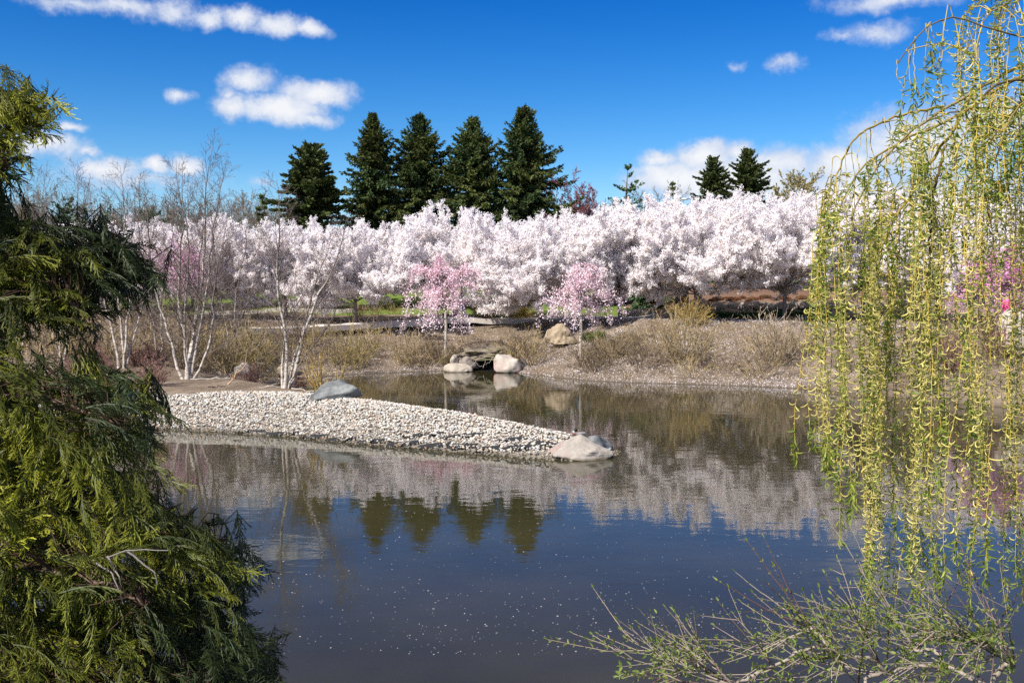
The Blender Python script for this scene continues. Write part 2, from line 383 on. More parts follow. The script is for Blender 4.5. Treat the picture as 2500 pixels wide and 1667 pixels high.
bg=n.new('ShaderNodeBackground',ins={'Color':cs,'Strength':.079})
n.new('ShaderNodeOutputWorld',ins={0:bg.outputs[0]})
w.cycles.sampling_method='MANUAL'; w.cycles.sample_map_resolution=256

L=bpy.data.lights.new('sun','SUN'); L.energy=5.0; L.angle=math.radians(.5); L.color=(1.,.955,.88)
so=bpy.data.objects.new('sun',L); COL.objects.link(so); so.rotation_euler=SUN_DIR.to_track_quat('Z','Y').to_euler()
cam=bpy.data.cameras.new('camera'); cam.lens=35; cam.sensor_width=36.; cam.clip_end=3000; cam.clip_start=.05
co=bpy.data.objects.new('camera',cam); COL.objects.link(co); co.location=(0,0,CAMZ); co.rotation_euler=(PI/2-PITCH,0,0)
S.camera=co
S.view_settings.view_transform='Standard'; S.view_settings.look='None'; S.view_settings.exposure=.88; S.view_settings.gamma=1
S.cycles.max_bounces=8; S.cycles.diffuse_bounces=6; S.cycles.glossy_bounces=3; S.cycles.transmission_bounces=6; S.cycles.transparent_max_bounces=6
S.cycles.use_denoising=False; S.cycles.sample_clamp_indirect=6.

# ------------------------------------------------------------------ generic branching
def grow(r,out,p,d,L,rad,lev,sp,maxlev):
    """sp[lev]: n steps, wander, tropism (z pull), kids, angle(lo,hi), len ratio(lo,hi), rad ratio, start fraction"""
    s=sp[lev]; n_=s['n']; st=L/n_; pts=[p]; dirs=[d]; rr=[rad]
    for i in range(n_):
        d=d+r.normal(size=3)*s['w']+np.array([0,0,s['t']]); d/=np.linalg.norm(d)
        p=p+d*st; pts.append(p); dirs.append(d)
        rr.append(max(rad*(1-(i+1)/n_*s.get('taper',.8)),s.get('rmin',.003)))
    for i in range(n_): out.append((pts[i],pts[i+1],rr[i],rr[i+1],lev))
    if lev<maxlev:
        k=s['kids']; ph=r.uniform(0,2*PI)
        for j in range(k):
            f=s['s0']+(1-s['s0'])*(j+r.uniform(0,.9))/k; x=min(f,.999)*n_; i=int(x); fr=x-i
            pp=pts[i]+(pts[i+1]-pts[i])*fr; dd=dirs[i+1]
            a=math.radians(r.uniform(*s['ang'])); ph+=2.4+r.uniform(-.5,.5)
            A,B=frame(dd[None]); q=A[0]*math.cos(ph)+B[0]*math.sin(ph)
            nd=dd*math.cos(a)+q*math.sin(a)
            ll=L*r.uniform(*s['lr'])*(1-f*s.get('fall',.5))
            grow(r,out,pp,nd/np.linalg.norm(nd),ll,max(rr[i]*s['rr'],sp[lev+1].get('rmin',.003)),lev+1,sp,maxlev)
def outseg(g,out,sides=4,colf=None):
    big=[o for o in out if o[2]>.02]; sm=[o for o in out if o[2]<=.02]
    for lst,sd in ((big,max(sides,6)),(sm,3)):
        if not lst: continue
        p0=np.array([o[0] for o in lst]);p1=np.array([o[1] for o in lst]);r0=np.array([o[2] for o in lst]);r1=np.array([o[3] for o in lst])
        segs(g,p0,p1,r0,r1,sd,None if colf is None else colf(r0))
def along(r,lst,dens):
    """points spread along segments"""
    p0=np.array([o[0] for o in lst]);p1=np.array([o[1] for o in lst]); L=np.linalg.norm(p1-p0,axis=1)
    k=r.poisson(L*dens); i=np.repeat(np.arange(len(lst)),k); t=r.rand(len(i))[:,None]
    return p0[i]*(1-t)+p1[i]*t, norm(p1-p0)[i]

# ------------------------------------------------------------------ materials
M={}
M['cherry_bark']=mat_bark('cherry_bark',(.24,.20,.18),.6)
M['blossom']=mat_leaf('white_blossom',(.96,.945,.94),.5,.03,.7,.1,1.4)
M['pink_blossom']=mat_leaf('pink_blossom',(1,1,1),.35,.12,.7,.1,2.)
M['spruce_bark']=mat_bark('spruce_bark',(.13,.10,.08),.5)
M['spruce']=mat_leaf('spruce_needles',(.055,.085,.030),.15,.4,.7,.15,.45,alt=(.085,.100,.026))
M['pine']=mat_leaf('pine_needles',(.075,.125,.055),.15,.3,.7,.2,.8)
M['browntree']=mat_bark('bare_bark',(.20,.165,.135),.55)
M['birch']=mat_birch('birch_bark')
M['twig']=mat_bark('twig_bark',(1,1,1),.65,14.,rough=.7,bump=.2)
M['bud']=mat_leaf('spring_buds',(1,1,1),.3,.2,.6,.2,1.)
M['stone']=mat_rock('pale_granite',(.30,.255,.205),(.46,.40,.32),(.40,.25,.21),2.2,.56)
M['stone_b']=mat_rock('tan_boulder',(.27,.205,.13),(.40,.32,.22),(.25,.19,.13),2.,.6,wet=False)
M['slate']=mat_rock('slate_boulder',(.075,.08,.082),(.20,.205,.20),(.30,.30,.29),2.6,.6,.55)
M['wallstone']=mat_rock('wall_stone',(.17,.14,.12),(.27,.23,.20),(.12,.10,.09),2.,.6,wet=False)
M['concrete']=mat_plain('path_concrete',(.52,.47,.42),.85,var=.15,scale=3)
M['earthrock']=mat_rock('earthy_stone',(.11,.085,.06),(.22,.18,.13),(.09,.085,.04),2.5,.5)
M['liner']=mat_plain('liner_fabric',(.012,.0125,.014),.95,var=.3,scale=30)
M['dark']=mat_plain('dark_rubber',(.012,.011,.010),.9)

def obj_copy(proto,loc,rz,sc=(1,1,1),label=None,group=None,parent=None,first=None):
    c=copy_tree(proto) if not first else proto
    c.location=loc; c.rotation_euler=(c.rotation_euler[0] if 0 else 0,0,rz); c.scale=sc
    if label: c['label']=label
    if group: c['group']=group
    return c

# ------------------------------------------------------------------ white cherry trees
def cherry_proto(seed,spread=1.,low=True):
    r=rs(seed); out=[]
    sp=[dict(n=9,w=.045,t=.03,kids=15,ang=(14,52),lr=(.22,.62),rr=.5,s0=.14,taper=.82,rmin=.007,fall=.45),
        dict(n=6,w=.06,t=.03,kids=8,ang=(18,55),lr=(.25,.55),rr=.6,s0=.12,taper=.7,rmin=.0045,fall=.4),
        dict(n=3,w=.12,t=.04,kids=3,ang=(20,45),lr=(.4,.6),rr=.6,s0=.2,taper=.6,rmin=.004),
        dict(n=2,w=.1,t=.03,kids=0,ang=(0,0),lr=(0,0),rr=.5,s0=.2,taper=.5,rmin=.003)]
    nl=25
    for i in range(nl):
        az=i/nl*2*PI*1.618*1.0+r.uniform(-.3,.3); e=math.radians([9,24,40,56,72,14,32,48,64,82,20,10,36,28,52,44,60,16,30,7,22,12,42][i%23]+r.uniform(-5,5))
        d=np.array([math.cos(az)*math.cos(e),math.sin(az)*math.cos(e),math.sin(e)])
        L=((math.cos(e)/3.3)**3+(math.sin(e)/3.25)**3)**(-1/3)*r.uniform(.84,1.03)*spread
        grow(r,out,np.array([0,0,1.12+.025*i]),d,L,.040-.0008*i,0,sp,3)
    root=empty('cherry_tree'); 
    g=Geo(); lean=r.normal(size=2)*.05
    tube(g,[(0,0,-.3),(.0,.0,0),(lean[0]*.5,lean[1]*.5,.5),(lean[0]*.3,lean[1]*.3,1.0),(0,0,1.55)],[.15,.115,.092,.088,.05],9)
    obj('trunk',g.mesh('trunk',True),M['cherry_bark'],root)
    g=Geo(); outseg(g,out,5,lambda q: np.clip(.75+q*6,0,1.15)[:,None]*np.ones((1,3))); obj('branches',g.mesh('branches'),M['cherry_bark'],root)
    g=Geo(); lst=[o for o in out if o[4]>=2 or (o[4]==1)]
    p,dd=along(r,[o for o in lst if o[4]>=2],105); p1,d1=along(r,[o for o in lst if o[4]==1],95)
    l0=[o for o in out if o[4]==0 and o[2]<.018]; p2,d2=along(r,l0,90)
    p=np.concatenate([p,p1,p2]) if len(p2) else np.concatenate([p,p1]); k=len(p); p=p+r.normal(size=(k,3))*r.choice([.026,.06],k)[:,None]
    s=r.uniform(.038,.066,k)
    v=r.uniform(.86,1.06,k)[:,None]; warm=r.rand(k)[:,None]
    c=v*(np.array([1,.99,.99])*(1-warm)+np.array([1.,.955,.965])*warm)
    stamp(g,HEX,HF,randrot(r,k),p,s,c)
    # a few bronze leaf tips
    b=r.rand(k)<.02; stamp(g,QUAD*np.array([1.3,.5,1]),QF,randrot(r,b.sum()),p[b]+r.normal(size=(b.sum(),3))*.05,.06,np.tile([.45,.33,.2],(b.sum(),1)))
    obj('blossom',g.mesh('blossom'),M['blossom'],root)
    tag(root,'white cherry tree','tree'); return root
CH=[cherry_proto(11),cherry_proto(22,1.04),cherry_proto(33,.96),cherry_proto(44,1.)]
used=set()
def place_cherry(v,loc,rz,sc,label,group):
    o=CH[v]
    if v in used: o=copy_tree(o)
    used.add(v); o.location=loc; o.rotation_euler=(0,0,rz); o.scale=sc if hasattr(sc,'__len__') else (sc,)*3
    o['label']=label; o['group']=group; return o
r=rs(5)
front=[(1915,44.5,1.0,'white cherry tree with trunk before the boulder wall, beside the willow strands'),
 (1700,45.5,1.0,'white cherry tree with tall pale trunk at the left end of the boulder wall'),
 (1515,46.5,1.0,'white cherry tree with trunk beside the low white flower mounds'),
 (1318,47.5,1.02,'white cherry tree just behind the tan boulder and second pink weeping cherry'),
 (1112,50.8,1.05,'white cherry tree directly behind the tallest pink weeping cherry'),
 (868,47.0,.94,'white cherry tree between the leaning birch stems and the pink weeping cherry'),
 (700,47.5,.86,'white cherry tree seen through the stems of the leaning birch'),
 (520,47.0,.95,'white cherry tree right of the many stemmed birch clump'),
 (390,48.5,.86,'white cherry tree behind the magenta cherry on the left'),
 (250,49.0,.85,'white cherry tree behind the conifer branch tips on the left'),
 (2110,44.0,1.02,'white cherry tree behind the outermost hanging willow strands'),
 (2290,43.0,1.0,'white cherry tree behind the middle of the hanging willow strands'),
 (2490,42.5,.95,'white cherry tree behind the willow at the far right end of the blossom row')]
for i,(px,d,s,lab) in enumerate(front):
    place_cherry(i%4,G(px,d),r.uniform(0,6.28),(s*r.uniform(.97,1.03),s*r.uniform(.97,1.03),s*r.uniform(.97,1.04)),lab,'white cherry trees in the front row')
back=[(180,56,.9),(330,57,.86),(470,57,.9),(620,58,.86),(780,56,.95),(930,61,.80),(1050,58,.9),(1150,60,1.02),(1235,64,.88),(1330,60,1.06),(1420,59,1.1),(1510,62,1.02),(1600,58,1.02),
      (1690,61,1.0),(1785,58,1.04),(1880,60,1.08),(1975,57,1.08),(2070,60,1.05),(2170,57,1.05),(2270,60,1.05),(2370,57,1.),(2460,60,1.0)]
for i,(px,d,s) in enumerate(back):
    d+=r.uniform(-1,1)
    place_cherry((i*3+1)%4,G(px,d),r.uniform(0,6.28),s*r.uniform(.95,1.05),'white cherry tree of the rear rows, only its crown showing above the front row','white cherry trees in the rear rows')

# ------------------------------------------------------------------ pink weeping cherries
def weeping(seed,h,R,low,c_top,c_low,dens=1.):
    r=rs(seed); root=empty('weeping_cherry'); g=Geo()
    tube(g,[(0,0,-.3),(0,0,0),(.03,0,h*.3),(-.02,.02,h*.55),(.0,.0,h*.72)],[.085,.075,.062,.05,.03],8)
    obj('trunk',g.mesh('trunk',True),mat_pale,root)
    out=[]
    for i in range(46):
        az=r.uniform(0,2*PI); z0=r.uniform(.42,.72)*h; rr_=R*r.uniform(.15,1.)**.8; up=r.uniform(.02,.42)*h*(1-rr_/R*.8)
        if z0+up>h: up=h-z0
        pts=[]; zl=max(low*h,z0-r.uniform(-.3,.95)*(z0+up-low*h))
        for t in np.linspace(0,1,12):
            q=rr_*(1-(1-t)**1.35); zz=z0+up*math.sin(min(t*1.9,PI/2))*(1) - (z0+up-zl)*max(0,(t-.42)/.58)**1.6
            pts.append((math.cos(az+t*.3)*q,math.sin(az+t*.3)*q,zz))
        pts=np.array(pts)+np.cumsum(r.normal(size=(12,3)),0)*.022
        rad=np.linspace(.02,.004,12)
        for a in range(11): out.append((pts[a],pts[a+1],rad[a],rad[a+1],0))
        for j in range(9):
            k=r.randint(2,11); p=pts[k]; dr=(pts[k]-pts[k-1]); dr=dr/np.linalg.norm(dr)+r.normal(size=3)*.45; dr/=np.linalg.norm(dr)
            L=r.uniform(.15,.5); q=p
            for s_ in range(4):
                dr=dr+np.array([0,0,-.16]); dr/=np.linalg.norm(dr); q2=q+dr*L/4; out.append((q,q2,.006,.004,1)); q=q2
    g=Geo(); outseg(g,out,5); obj('branches',g.mesh('branches'),M['cherry_bark'],root)
    g=Geo(); p,_=along(r,[o for o in out if o[2]<.017],30*dens); p=p+r.normal(size=p.shape)*.085; k=len(p)
    clump=np.clip(snoise(p[:,0]*1.3+p[:,2],p[:,1]+p[:,2]*1.7,2.2,seed)*2.2+.5,0,1)
    t=np.clip((p[:,2]/h-low)/(1-low)*1.15-.05,0,1)*.75+clump*.3; t=np.clip(t,0,1)[:,None]
    c=(np.array(c_low)*(1-t)+np.array(c_top)*t)*r.uniform(.85,1.1,k)[:,None]
    stamp(g,HEX,HF,randrot(r,k),p,r.uniform(.035,.07,k),c); obj('blossom',g.mesh('blossom'),M['pink_blossom'],root)
    return root
mat_pale=mat_bark('pale_bark',(.46,.40,.33),.7)
w1_=weeping(3,5.35,2.0,.26,(.92,.58,.68),(.92,.80,.83),1.1); w1_.location=G(1087,42.8); tag(w1_,'tall pink weeping cherry with slim pale trunk above the culvert rocks','tree','pink weeping cherries')
w2_=weeping(4,4.5,1.8,.24,(.92,.64,.72),(.92,.80,.83),.9); w2_.location=G(1417,40.6); tag(w2_,'smaller pink weeping cherry in front of the tan boulder','tree','pink weeping cherries')
w3_=weeping(7,4.3,1.5,.25,(.80,.42,.62),(.84,.62,.72),.8); w3_.location=G(436,42.5); tag(w3_,'magenta weeping cherry behind the many stemmed birch clump','tree','pink weeping cherries')
w4_=weeping(9,4.2,1.9,.25,(.74,.24,.52),(.80,.48,.66),1.1); w4_.location=G(2440,35.5); tag(w4_,'deep magenta cherry behind the rightmost willow strands','tree','pink weeping cherries')

# ------------------------------------------------------------------ spruces and pines
BL=np.array([[0,-.5,0],[.35,-.42,-.02],[1,0,-.12],[.35,.42,-.02],[0,.5,0]]); 
BLv=np.array([[0,-.12,0],[.45,-.5,-.03],[1,0,-.16],[.45,.5,-.03]]); BLf=np.array([[0,1,2,3]])
def spruce(name,seed,h,R,bark,leaf,droop=.25,dens=1.,gap=.34,shape=.8,blade=(.34,.085),sparse=0.,asym=0.,z0=.06):
    r=rs(seed); root=empty(name); g=Geo()
    tube(g,[(0,0,-.5),(0,0,h*.3),(r.normal()*.06,0,h*.7),(0,0,h*.97)],[R*.075,R*.06,R*.03,.012],7); obj('trunk',g.mesh('trunk',True),bark,root)
    br=[]; P0=[];D0=[];S0=[]
    z=h*z0
    while z<h*.985:
        t=z/h; Lm=R*(1-t)**shape*(1.-.25*max(0,(.15-t)/.15)); k=int(r.randint(5,8)*dens+.5)
        ph=r.uniform(0,6.28)
        for j in range(k):
            if r.rand()<sparse: continue
            az=ph+j/k*2*PI+r.uniform(-.35,.35); L=Lm*r.uniform(.5,1.08)*(1+asym*math.cos(az))*(1+.16*math.sin(az*2+t*7+seed)+.10*math.sin(t*23+seed+az))+.10
            if r.rand()<.12: L*=1.22
            el=math.radians(np.interp(t,[0,.5,.85,1],[-8,4,28,55]))+r.uniform(-.12,.12)
            d=np.array([math.cos(az)*math.cos(el),math.sin(az)*math.cos(el),math.sin(el)]); p=np.array([0,0,z+r.uniform(-.3,.3)*(1-t)])
            ns=max(4,int(L/.28)); 
            for s_ in range(ns):
                f=(s_+1)/ns; d=d+np.array([0,0,(-droop*.9 if f<.55 else droop*1.5)/ns*1.2])+r.normal(size=3)*.03; d/=np.linalg.norm(d)
                q=p+d*L/ns; br.append((p,q,max(.03*(1-f)*L/2.5,.006)+.004,max(.03*(1-f)*L/2.5,.005),0))
                side=np.cross(d,[0,0,1]); side/=max(np.linalg.norm(side),1e-6)
                if f>.12 or t>.8:
                    nb=int(round(6*dens+2))
                    for b in range(nb):
                        sg=1 if b%2 else -1; fr=r.rand(); pp=p+(q-p)*fr+r.normal(size=3)*.05
                        ll=blade[0]*r.uniform(.55,1.25)*(1-.45*f)*(1.15 if t<.85 else .7)
                        dd=d*r.uniform(.35,1.)+side*sg*r.uniform(.35,1.)+np.array([0,0,-r.uniform(-.15,1.)*droop*3.4*(1-t*.6)])
                        P0.append(pp);D0.append(dd);S0.append((ll,blade[1]*r.uniform(.7,1.3),ll))
                p=q
            P0.append(p-d*.05);D0.append(d);S0.append((blade[0]*.7,blade[1]*.9,.3))
        z+=gap*r.uniform(.75,1.2)*(1.15-t*.45)
    for a in range(6): P0.append(np.array([0,0,h*.97+a*.012*h*.2]));D0.append(np.array([r.normal()*.4,r.normal()*.4,1.]));S0.append((.35,.05,.3))
    g2=Geo(); outseg(g2,br,4); obj('branches',g2.mesh('branches'),bark,root)
    P0=np.array(P0);D0=np.array(D0);S0=np.array(S0);k=len(P0); g3=Geo()
    v=r.uniform(.6,1.35,k)[:,None]*np.array([[1,1,1.]]); 
    for rep in (0,1):
        Rm=axisrot(D0+r.normal(size=(k,3))*.12,r.uniform(0,2*PI,k)); Rm=Rm*S0[:,None,:]
        stamp(g3,BLv,BLf,Rm,P0+r.normal(size=(k,3))*.02,None,v)
    obj('needles',g3.mesh('needles'),leaf,root); return root
sp_specs=[(913,80,283,4.7,21,'narrow dark spruce with a thin spire top, leftmost of the four tall spruces'),
          (1027,81,290,5.9,22,'broad dark spruce with blunt bushy top, second of the four tall spruces'),
          (1156,80,296,6.0,23,'dark spruce with rounded top and side leader, third of the four tall spruces'),
          (1277,79,266,6.4,24,'tallest dark spruce with a pointed top and long right limbs, rightmost of the four')]
for px,d,ty,R,sd_,lab in sp_specs:
    gz=Hs((px-CX)/F*d,d); h=P(px,ty,d)[2]-gz
    o=spruce('spruce_tree',sd_,h,R,M['spruce_bark'],M['spruce'],droop=.5,dens=1.6,shape=[.85,.72,.74,.8][sd_-21],gap=.36,blade=(.46,.11),asym=.12 if sd_==24 else 0)
    o.location=G(px,d); tag(o,lab,'tree','tall spruces behind the cherry trees')
def one(name,px,d,ty,R,seed,lab,grp=None,leaf='spruce',**k):
    gz=Hs((px-CX)/F*d,d); h=P(px,ty,d)[2]-gz
    o=spruce(name,seed,h,R,M['spruce_bark'],M[leaf],**k); o.location=G(px,d); tag(o,lab,'tree',grp); return o
M['spruce_warm']=mat_leaf('pine_dark_needles',(.075,.092,.030),.15,.35,.7,.15,.5)
one('pine_tree',762,74,364,4.4,31,'bushy dark pine with uneven twin top left of the tall spruces',leaf='spruce_warm',droop=-.12,dens=1.9,shape=.55,gap=.40,blade=(.50,.17),sparse=.12)
one('spruce_tree',1738,118,386,5.0,33,'smaller dark conifer of the far pair above the blossom',grp='far conifers above the blossom',leaf='spruce_warm',droop=.25,dens=1.5,shape=.7,gap=.55,blade=(.55,.17))
one('spruce_tree',1822,116,370,5.8,34,'larger dark conifer of the far pair above the blossom',grp='far conifers above the blossom',leaf='spruce_warm',droop=.2,dens=1.5,shape=.7,gap=.55,blade=(.55,.17))
one('pine_tree',1530,70,412,2.6,35,'thin light green young pine standing above the blossom',leaf='pine',droop=-.15,dens=.5,shape=.5,gap=.62,blade=(.34,.13),sparse=.3)
one('spruce_tree',1640,85,447,1.2,36,'small thin spruce top beside the lamp post',leaf='spruce',droop=.1,dens=.5,shape=.8,gap=.6,blade=(.35,.1),sparse=.25)
one('spruce_tree',643,72,478,1.5,37,'small grey green spruce beside the bushy pine',leaf='spruce',droop=.1,dens=.55,shape=.8,gap=.55,blade=(.35,.1),sparse=.1)
one('pine_tree',165,62,488,2.6,38,'olive green pine behind the bare saplings on the left',leaf='pine',droop=-.02,dens=.7,shape=.4,gap=.5,blade=(.4,.15),sparse=.15)
one('pine_tree',2500,52,545,2.6,39,'green pine behind the magenta cherry at the right',leaf='pine',droop=-.02,dens=.7,shape=.4,gap=.5,blade=(.4,.15),sparse=.1)
one('pine_tree',2425,92,448,2.6,40,'small dark pine top behind the willow strands',leaf='spruce_warm',droop=.05,dens=.8,shape=.45,gap=.6,blade=(.5,.17),sparse=.1)
one('pine_tree',375,66,520,2.2,41,'yellow green conifer behind the birch clump',leaf='pine',droop=-.02,dens=.6,shape=.35,gap=.55,blade=(.4,.15),sparse=.15)
one('evergreen_bush',1572,51.8,688,.85,42,'dark green evergreen bush under the blossom beside the mulch slope',leaf='pine',droop=.0,dens=1.2,shape=.3,gap=.16,blade=(.2,.09))['category']='bush'

# ------------------------------------------------------------------ deciduous trees without blossom
def bare_tree(name,seed,h,R,bark,tint,budcol=None,stems=1,lev=3,buds=30,nlimb=9,e0=(20,80),kids=(9,7,5),r0=.12,trunk_h=.25,bs=(.05,.09),rmin=.006):
    r=rs(seed); root=empty(name); out=[]
    sp=[dict(n=8,w=.07,t=.05,kids=kids[0],ang=(20,45),lr=(.35,.6),rr=.5,s0=.15,taper=.85,rmin=rmin*1.4,fall=.4),
        dict(n=5,w=.10,t=.05,kids=kids[1],ang=(20,45),lr=(.35,.6),rr=.55,s0=.1,taper=.7,rmin=rmin,fall=.4),
        dict(n=3,w=.12,t=.05,kids=kids[2],ang=(20,45),lr=(.4,.6),rr=.6,s0=.15,taper=.6,rmin=rmin*.8),
        dict(n=2,w=.1,t=.03,kids=0,ang=(0,0),lr=(0,0),rr=.5,s0=.2,taper=.5,rmin=rmin*.7)]
    th=h*trunk_h
    for i in range(nlimb):
        az=i*2.4+r.uniform(-.4,.4); e=math.radians(r.uniform(*e0)); d=np.array([math.cos(az)*math.cos(e),math.sin(az)*math.cos(e),math.sin(e)])
        L=1/math.sqrt((math.cos(e)/R)**2+(math.sin(e)/(h-th))**2)
        grow(r,out,np.array([0,0,th*r.uniform(.8,1.05)]),d,L*r.uniform(.85,1.),r0*.5,0,sp,lev)
    g=Geo(); tube(g,[(0,0,-.3),(0,0,0),(.02,.03,th*.6),(0,0,th*1.05)],[r0*1.3,r0,r0*.85,r0*.6],8,col=np.array(tint)); obj('trunk',g.mesh('trunk',True),bark,root)
    g=Geo(); outseg(g,out,5,lambda q: np.ones((len(q),1))*np.array([tint])); obj('branches',g.mesh('branches'),bark,root)
    if budcol is not None:
        g=Geo(); p,_=along(r,[o for o in out if o[4]>=2],buds); k=len(p); p=p+r.normal(size=(k,3))*.03
        stamp(g,QUAD,QF,randrot(r,k),p,r.uniform(bs[0],bs[1],k),np.array([budcol])*r.uniform(.7,1.2,k)[:,None]); obj('foliage',g.mesh('foliage'),M['bud'],root)  # bud pieces on the outer branches
    return root
gz=lambda px,d,ty: P(px,ty,d)[2]-Hs((px-CX)/F*d,d)
o=bare_tree('maple_tree',51,gz(1415,78,445),3.6,M['browntree'],(.8,.6,.6),(.28,.11,.13),buds=22,bs=(.035,.075),e0=(35,80),nlimb=11); o.location=G(1418,78); tag(o,'red budding maple beside the tallest spruce','tree')
o=bare_tree('budding_tree',52,gz(1955,130,418),4.4,M['browntree'],(1.3,1.2,.9),(.36,.30,.13),buds=14,bs=(.08,.14),e0=(15,85),nlimb=18,trunk_h=.3,rmin=.016); o.location=G(1955,130); tag(o,'round crowned tree with yellowish buds above the blossom','tree')
o=bare_tree('budding_tree',53,gz(1905,128,448),2.6,M['browntree'],(1.3,1.2,.9),(.36,.30,.13),buds=14,bs=(.08,.14),e0=(15,85),nlimb=12,trunk_h=.3,rmin=.016); o.location=G(1902,128); tag(o,'smaller yellow budding tree left of the round crowned one','tree')
fp=bare_tree('bare_tree',54,6.5,3.,M['browntree'],(1.1,1.,.95),None,e0=(35,85),nlimb=10,kids=(9,7,4),rmin=.012)
fq=bare_tree('bare_tree',55,7.5,3.4,M['browntree'],(1.,.95,.95),(.22,.19,.10),buds=2,e0=(35,85),nlimb=10,kids=(9,7,4),rmin=.012)
r=rs(8); first=[1,1]
for i,(px,d,ty) in enumerate([(40,85,455),(110,90,450),(230,84,470),(310,88,468),(400,92,474),(470,86,470),(540,95,468),(600,90,472),(690,88,480),(1600,96,455),(1480,98,468),(2120,95,455),(2330,90,470),(640,84,486),(350,82,484),(80,80,480)]):
    k=i%2; o=(fp,fq)[k]
    if not first[k]: o=copy_tree(o)
    first[k]=0
    o.location=G(px,d); s=gz(px,d,ty)/(6.5,7.5)[k]; o.scale=(s,s,s); o.rotation_euler=(0,0,r.uniform(0,6.28))
    tag(o,'grey brown leafless tree in the distance behind the cherry rows','tree','distant bare trees')

# ------------------------------------------------------------------ birches
def birch(seed,stems,name='birch_tree',twigk=1.):
    """stems: list of (dx,dy lean per metre, height, radius, bend, bare)"""
    r=rs(seed); root=empty(name); out=[]
    sp=[dict(n=8,w=.06,t=.03,kids=7,ang=(25,50),lr=(.35,.6),rr=.5,s0=.15,taper=.8,rmin=.004,fall=.4),
        dict(n=4,w=.09,t=.01,kids=4,ang=(25,50),lr=(.35,.6),rr=.6,s0=.15,taper=.6,rmin=.003,fall=.4),
        dict(n=3,w=.12,t=.0,kids=0,ang=(0,0),lr=(0,0),rr=.6,s0=.1,taper=.5,rmin=.0025)]
    for k,(lx,ly,h,rad,bend,ox) in enumerate(stems):
        n_=16; pts=[];rr=[]
        for i in range(n_+1):
            t=i/n_; z=h*t; q=t**bend
            pts.append([ox+lx*h*q+ .05*math.sin(3*t*PI+k)+.03*math.sin(7*t+2*k)+r.normal()*.014*h/4, ly*h*q+.04*math.sin(2.3*t*PI+2*k), z-.12*(i==0)]); rr.append(max(rad*.82*(1-t)**.75,.005))
        pts=np.array(pts); rr=np.array(rr); rr[0]*=1.35
        wh=np.clip((rr-.017)/.018,0,1)[:,None]*np.ones((1,3))
        g=Geo(); tube(g,pts,rr,9,wh); obj('stem',g.mesh('stem',True),M['birch'],root)
        nb=int(h*6.5*twigk)
        for b in range(nb):
            f=.14+.84*(b+r.rand())/nb; i=min(int(f*n_),n_-1); p=pts[i]+(pts[i+1]-pts[i])*(f*n_-i); dd=norm((pts[i+1]-pts[i])[None])[0]
            az=r.uniform(0,2*PI); a=math.radians(r.uniform(28,58)); A,B=frame(dd[None]); q=A[0]*math.cos(az)+B[0]*math.sin(az); nd=dd*math.cos(a)+q*math.sin(a)
            L=h*r.uniform(.14,.30)*(1.15-f)+.25
            grow(r,out,p,nd,L,min(rr[i]*.38,.014),0,sp,2)
    g=Geo(); outseg(g,out,4,lambda q: np.array([[.17,.13,.115]])*(1+np.clip((q-.004)*18,0,.5))[:,None]); obj('twigs',g.mesh('twigs'),M['twig'],root)
    return root
b1=birch(61,[(-.03,.02,5.6,.062,.9,-.02),(.36,.05,4.6,.064,1.0,.03),(.62,-.1,2.9,.035,1.,.05),(-.02,.1,3.2,.045,.8,-.07),(.26,.2,4.2,.05,1.1,.05)]); b1.location=G(695,26.7,-.02); tag(b1,'white birch with a leaning right stem on the spit beside the slate boulder','tree','birches on the shore')
b2=birch(62,[(-.22,.05,5.6,.055,.55,-.08),(-.06,.1,6.4,.06,.8,-.03),(.02,-.05,6.0,.05,1.,.0),(.09,.1,6.9,.06,.9,.03),(.17,0,6.3,.055,.85,.08),(.05,.2,5.4,.045,1.,.02),(.25,-.1,5.0,.05,.6,.14)],twigk=.8); b2.location=G(455,28.8,-.02); tag(b2,'many stemmed white birch clump on the mulched point','tree','birches on the shore')
b3=birch(63,[(-.18,.05,6.0,.055,.7,-.05),(-.02,.1,6.6,.05,1.,0),(.10,.05,6.3,.05,.9,.05),(.2,.1,5.4,.045,.8,.08)],twigk=.8); b3.location=G(295,32.,-.02); tag(b3,'birch clump left of the many stemmed one, behind the conifer','tree','birches on the shore')
b4=birch(64,[(-.1,.05,6.4,.05,.9,-.04),(.06,.1,6.6,.05,.9,0),(.16,0,5.9,.045,.8,.05)],twigk=.8); b4.location=G(150,33.5,-.02); tag(b4,'birch clump almost hidden behind the left conifer','tree','birches on the shore')
b5=birch(65,[(-.1,.0,5.2,.045,.9,-.04),(.08,.1,5.6,.045,.9,0)],twigk=.8); b5.location=G(383,34.5,-.02); tag(b5,'thin two stemmed birch behind the gap between the two left clumps','tree','birches on the shore')
b6=birch(66,[(-.1,.05,6.3,.05,.9,-.04),(.08,.1,6.5,.05,.9,0)],twigk=.8); b6.location=G(45,36,-.02); tag(b6,'leafless birch at the far left behind the conifer','tree','birches on the shore')
b7=birch(67,[(-.12,.05,5.8,.045,.9,-.04),(.1,.1,6.1,.045,.9,0),(.25,.1,5.,.04,.9,0)],twigk=.8); b7.location=G(560,38.2,-.02); tag(b7,'leafless brown birch sapling clump between the two white birches, further back','tree','birches on the shore')

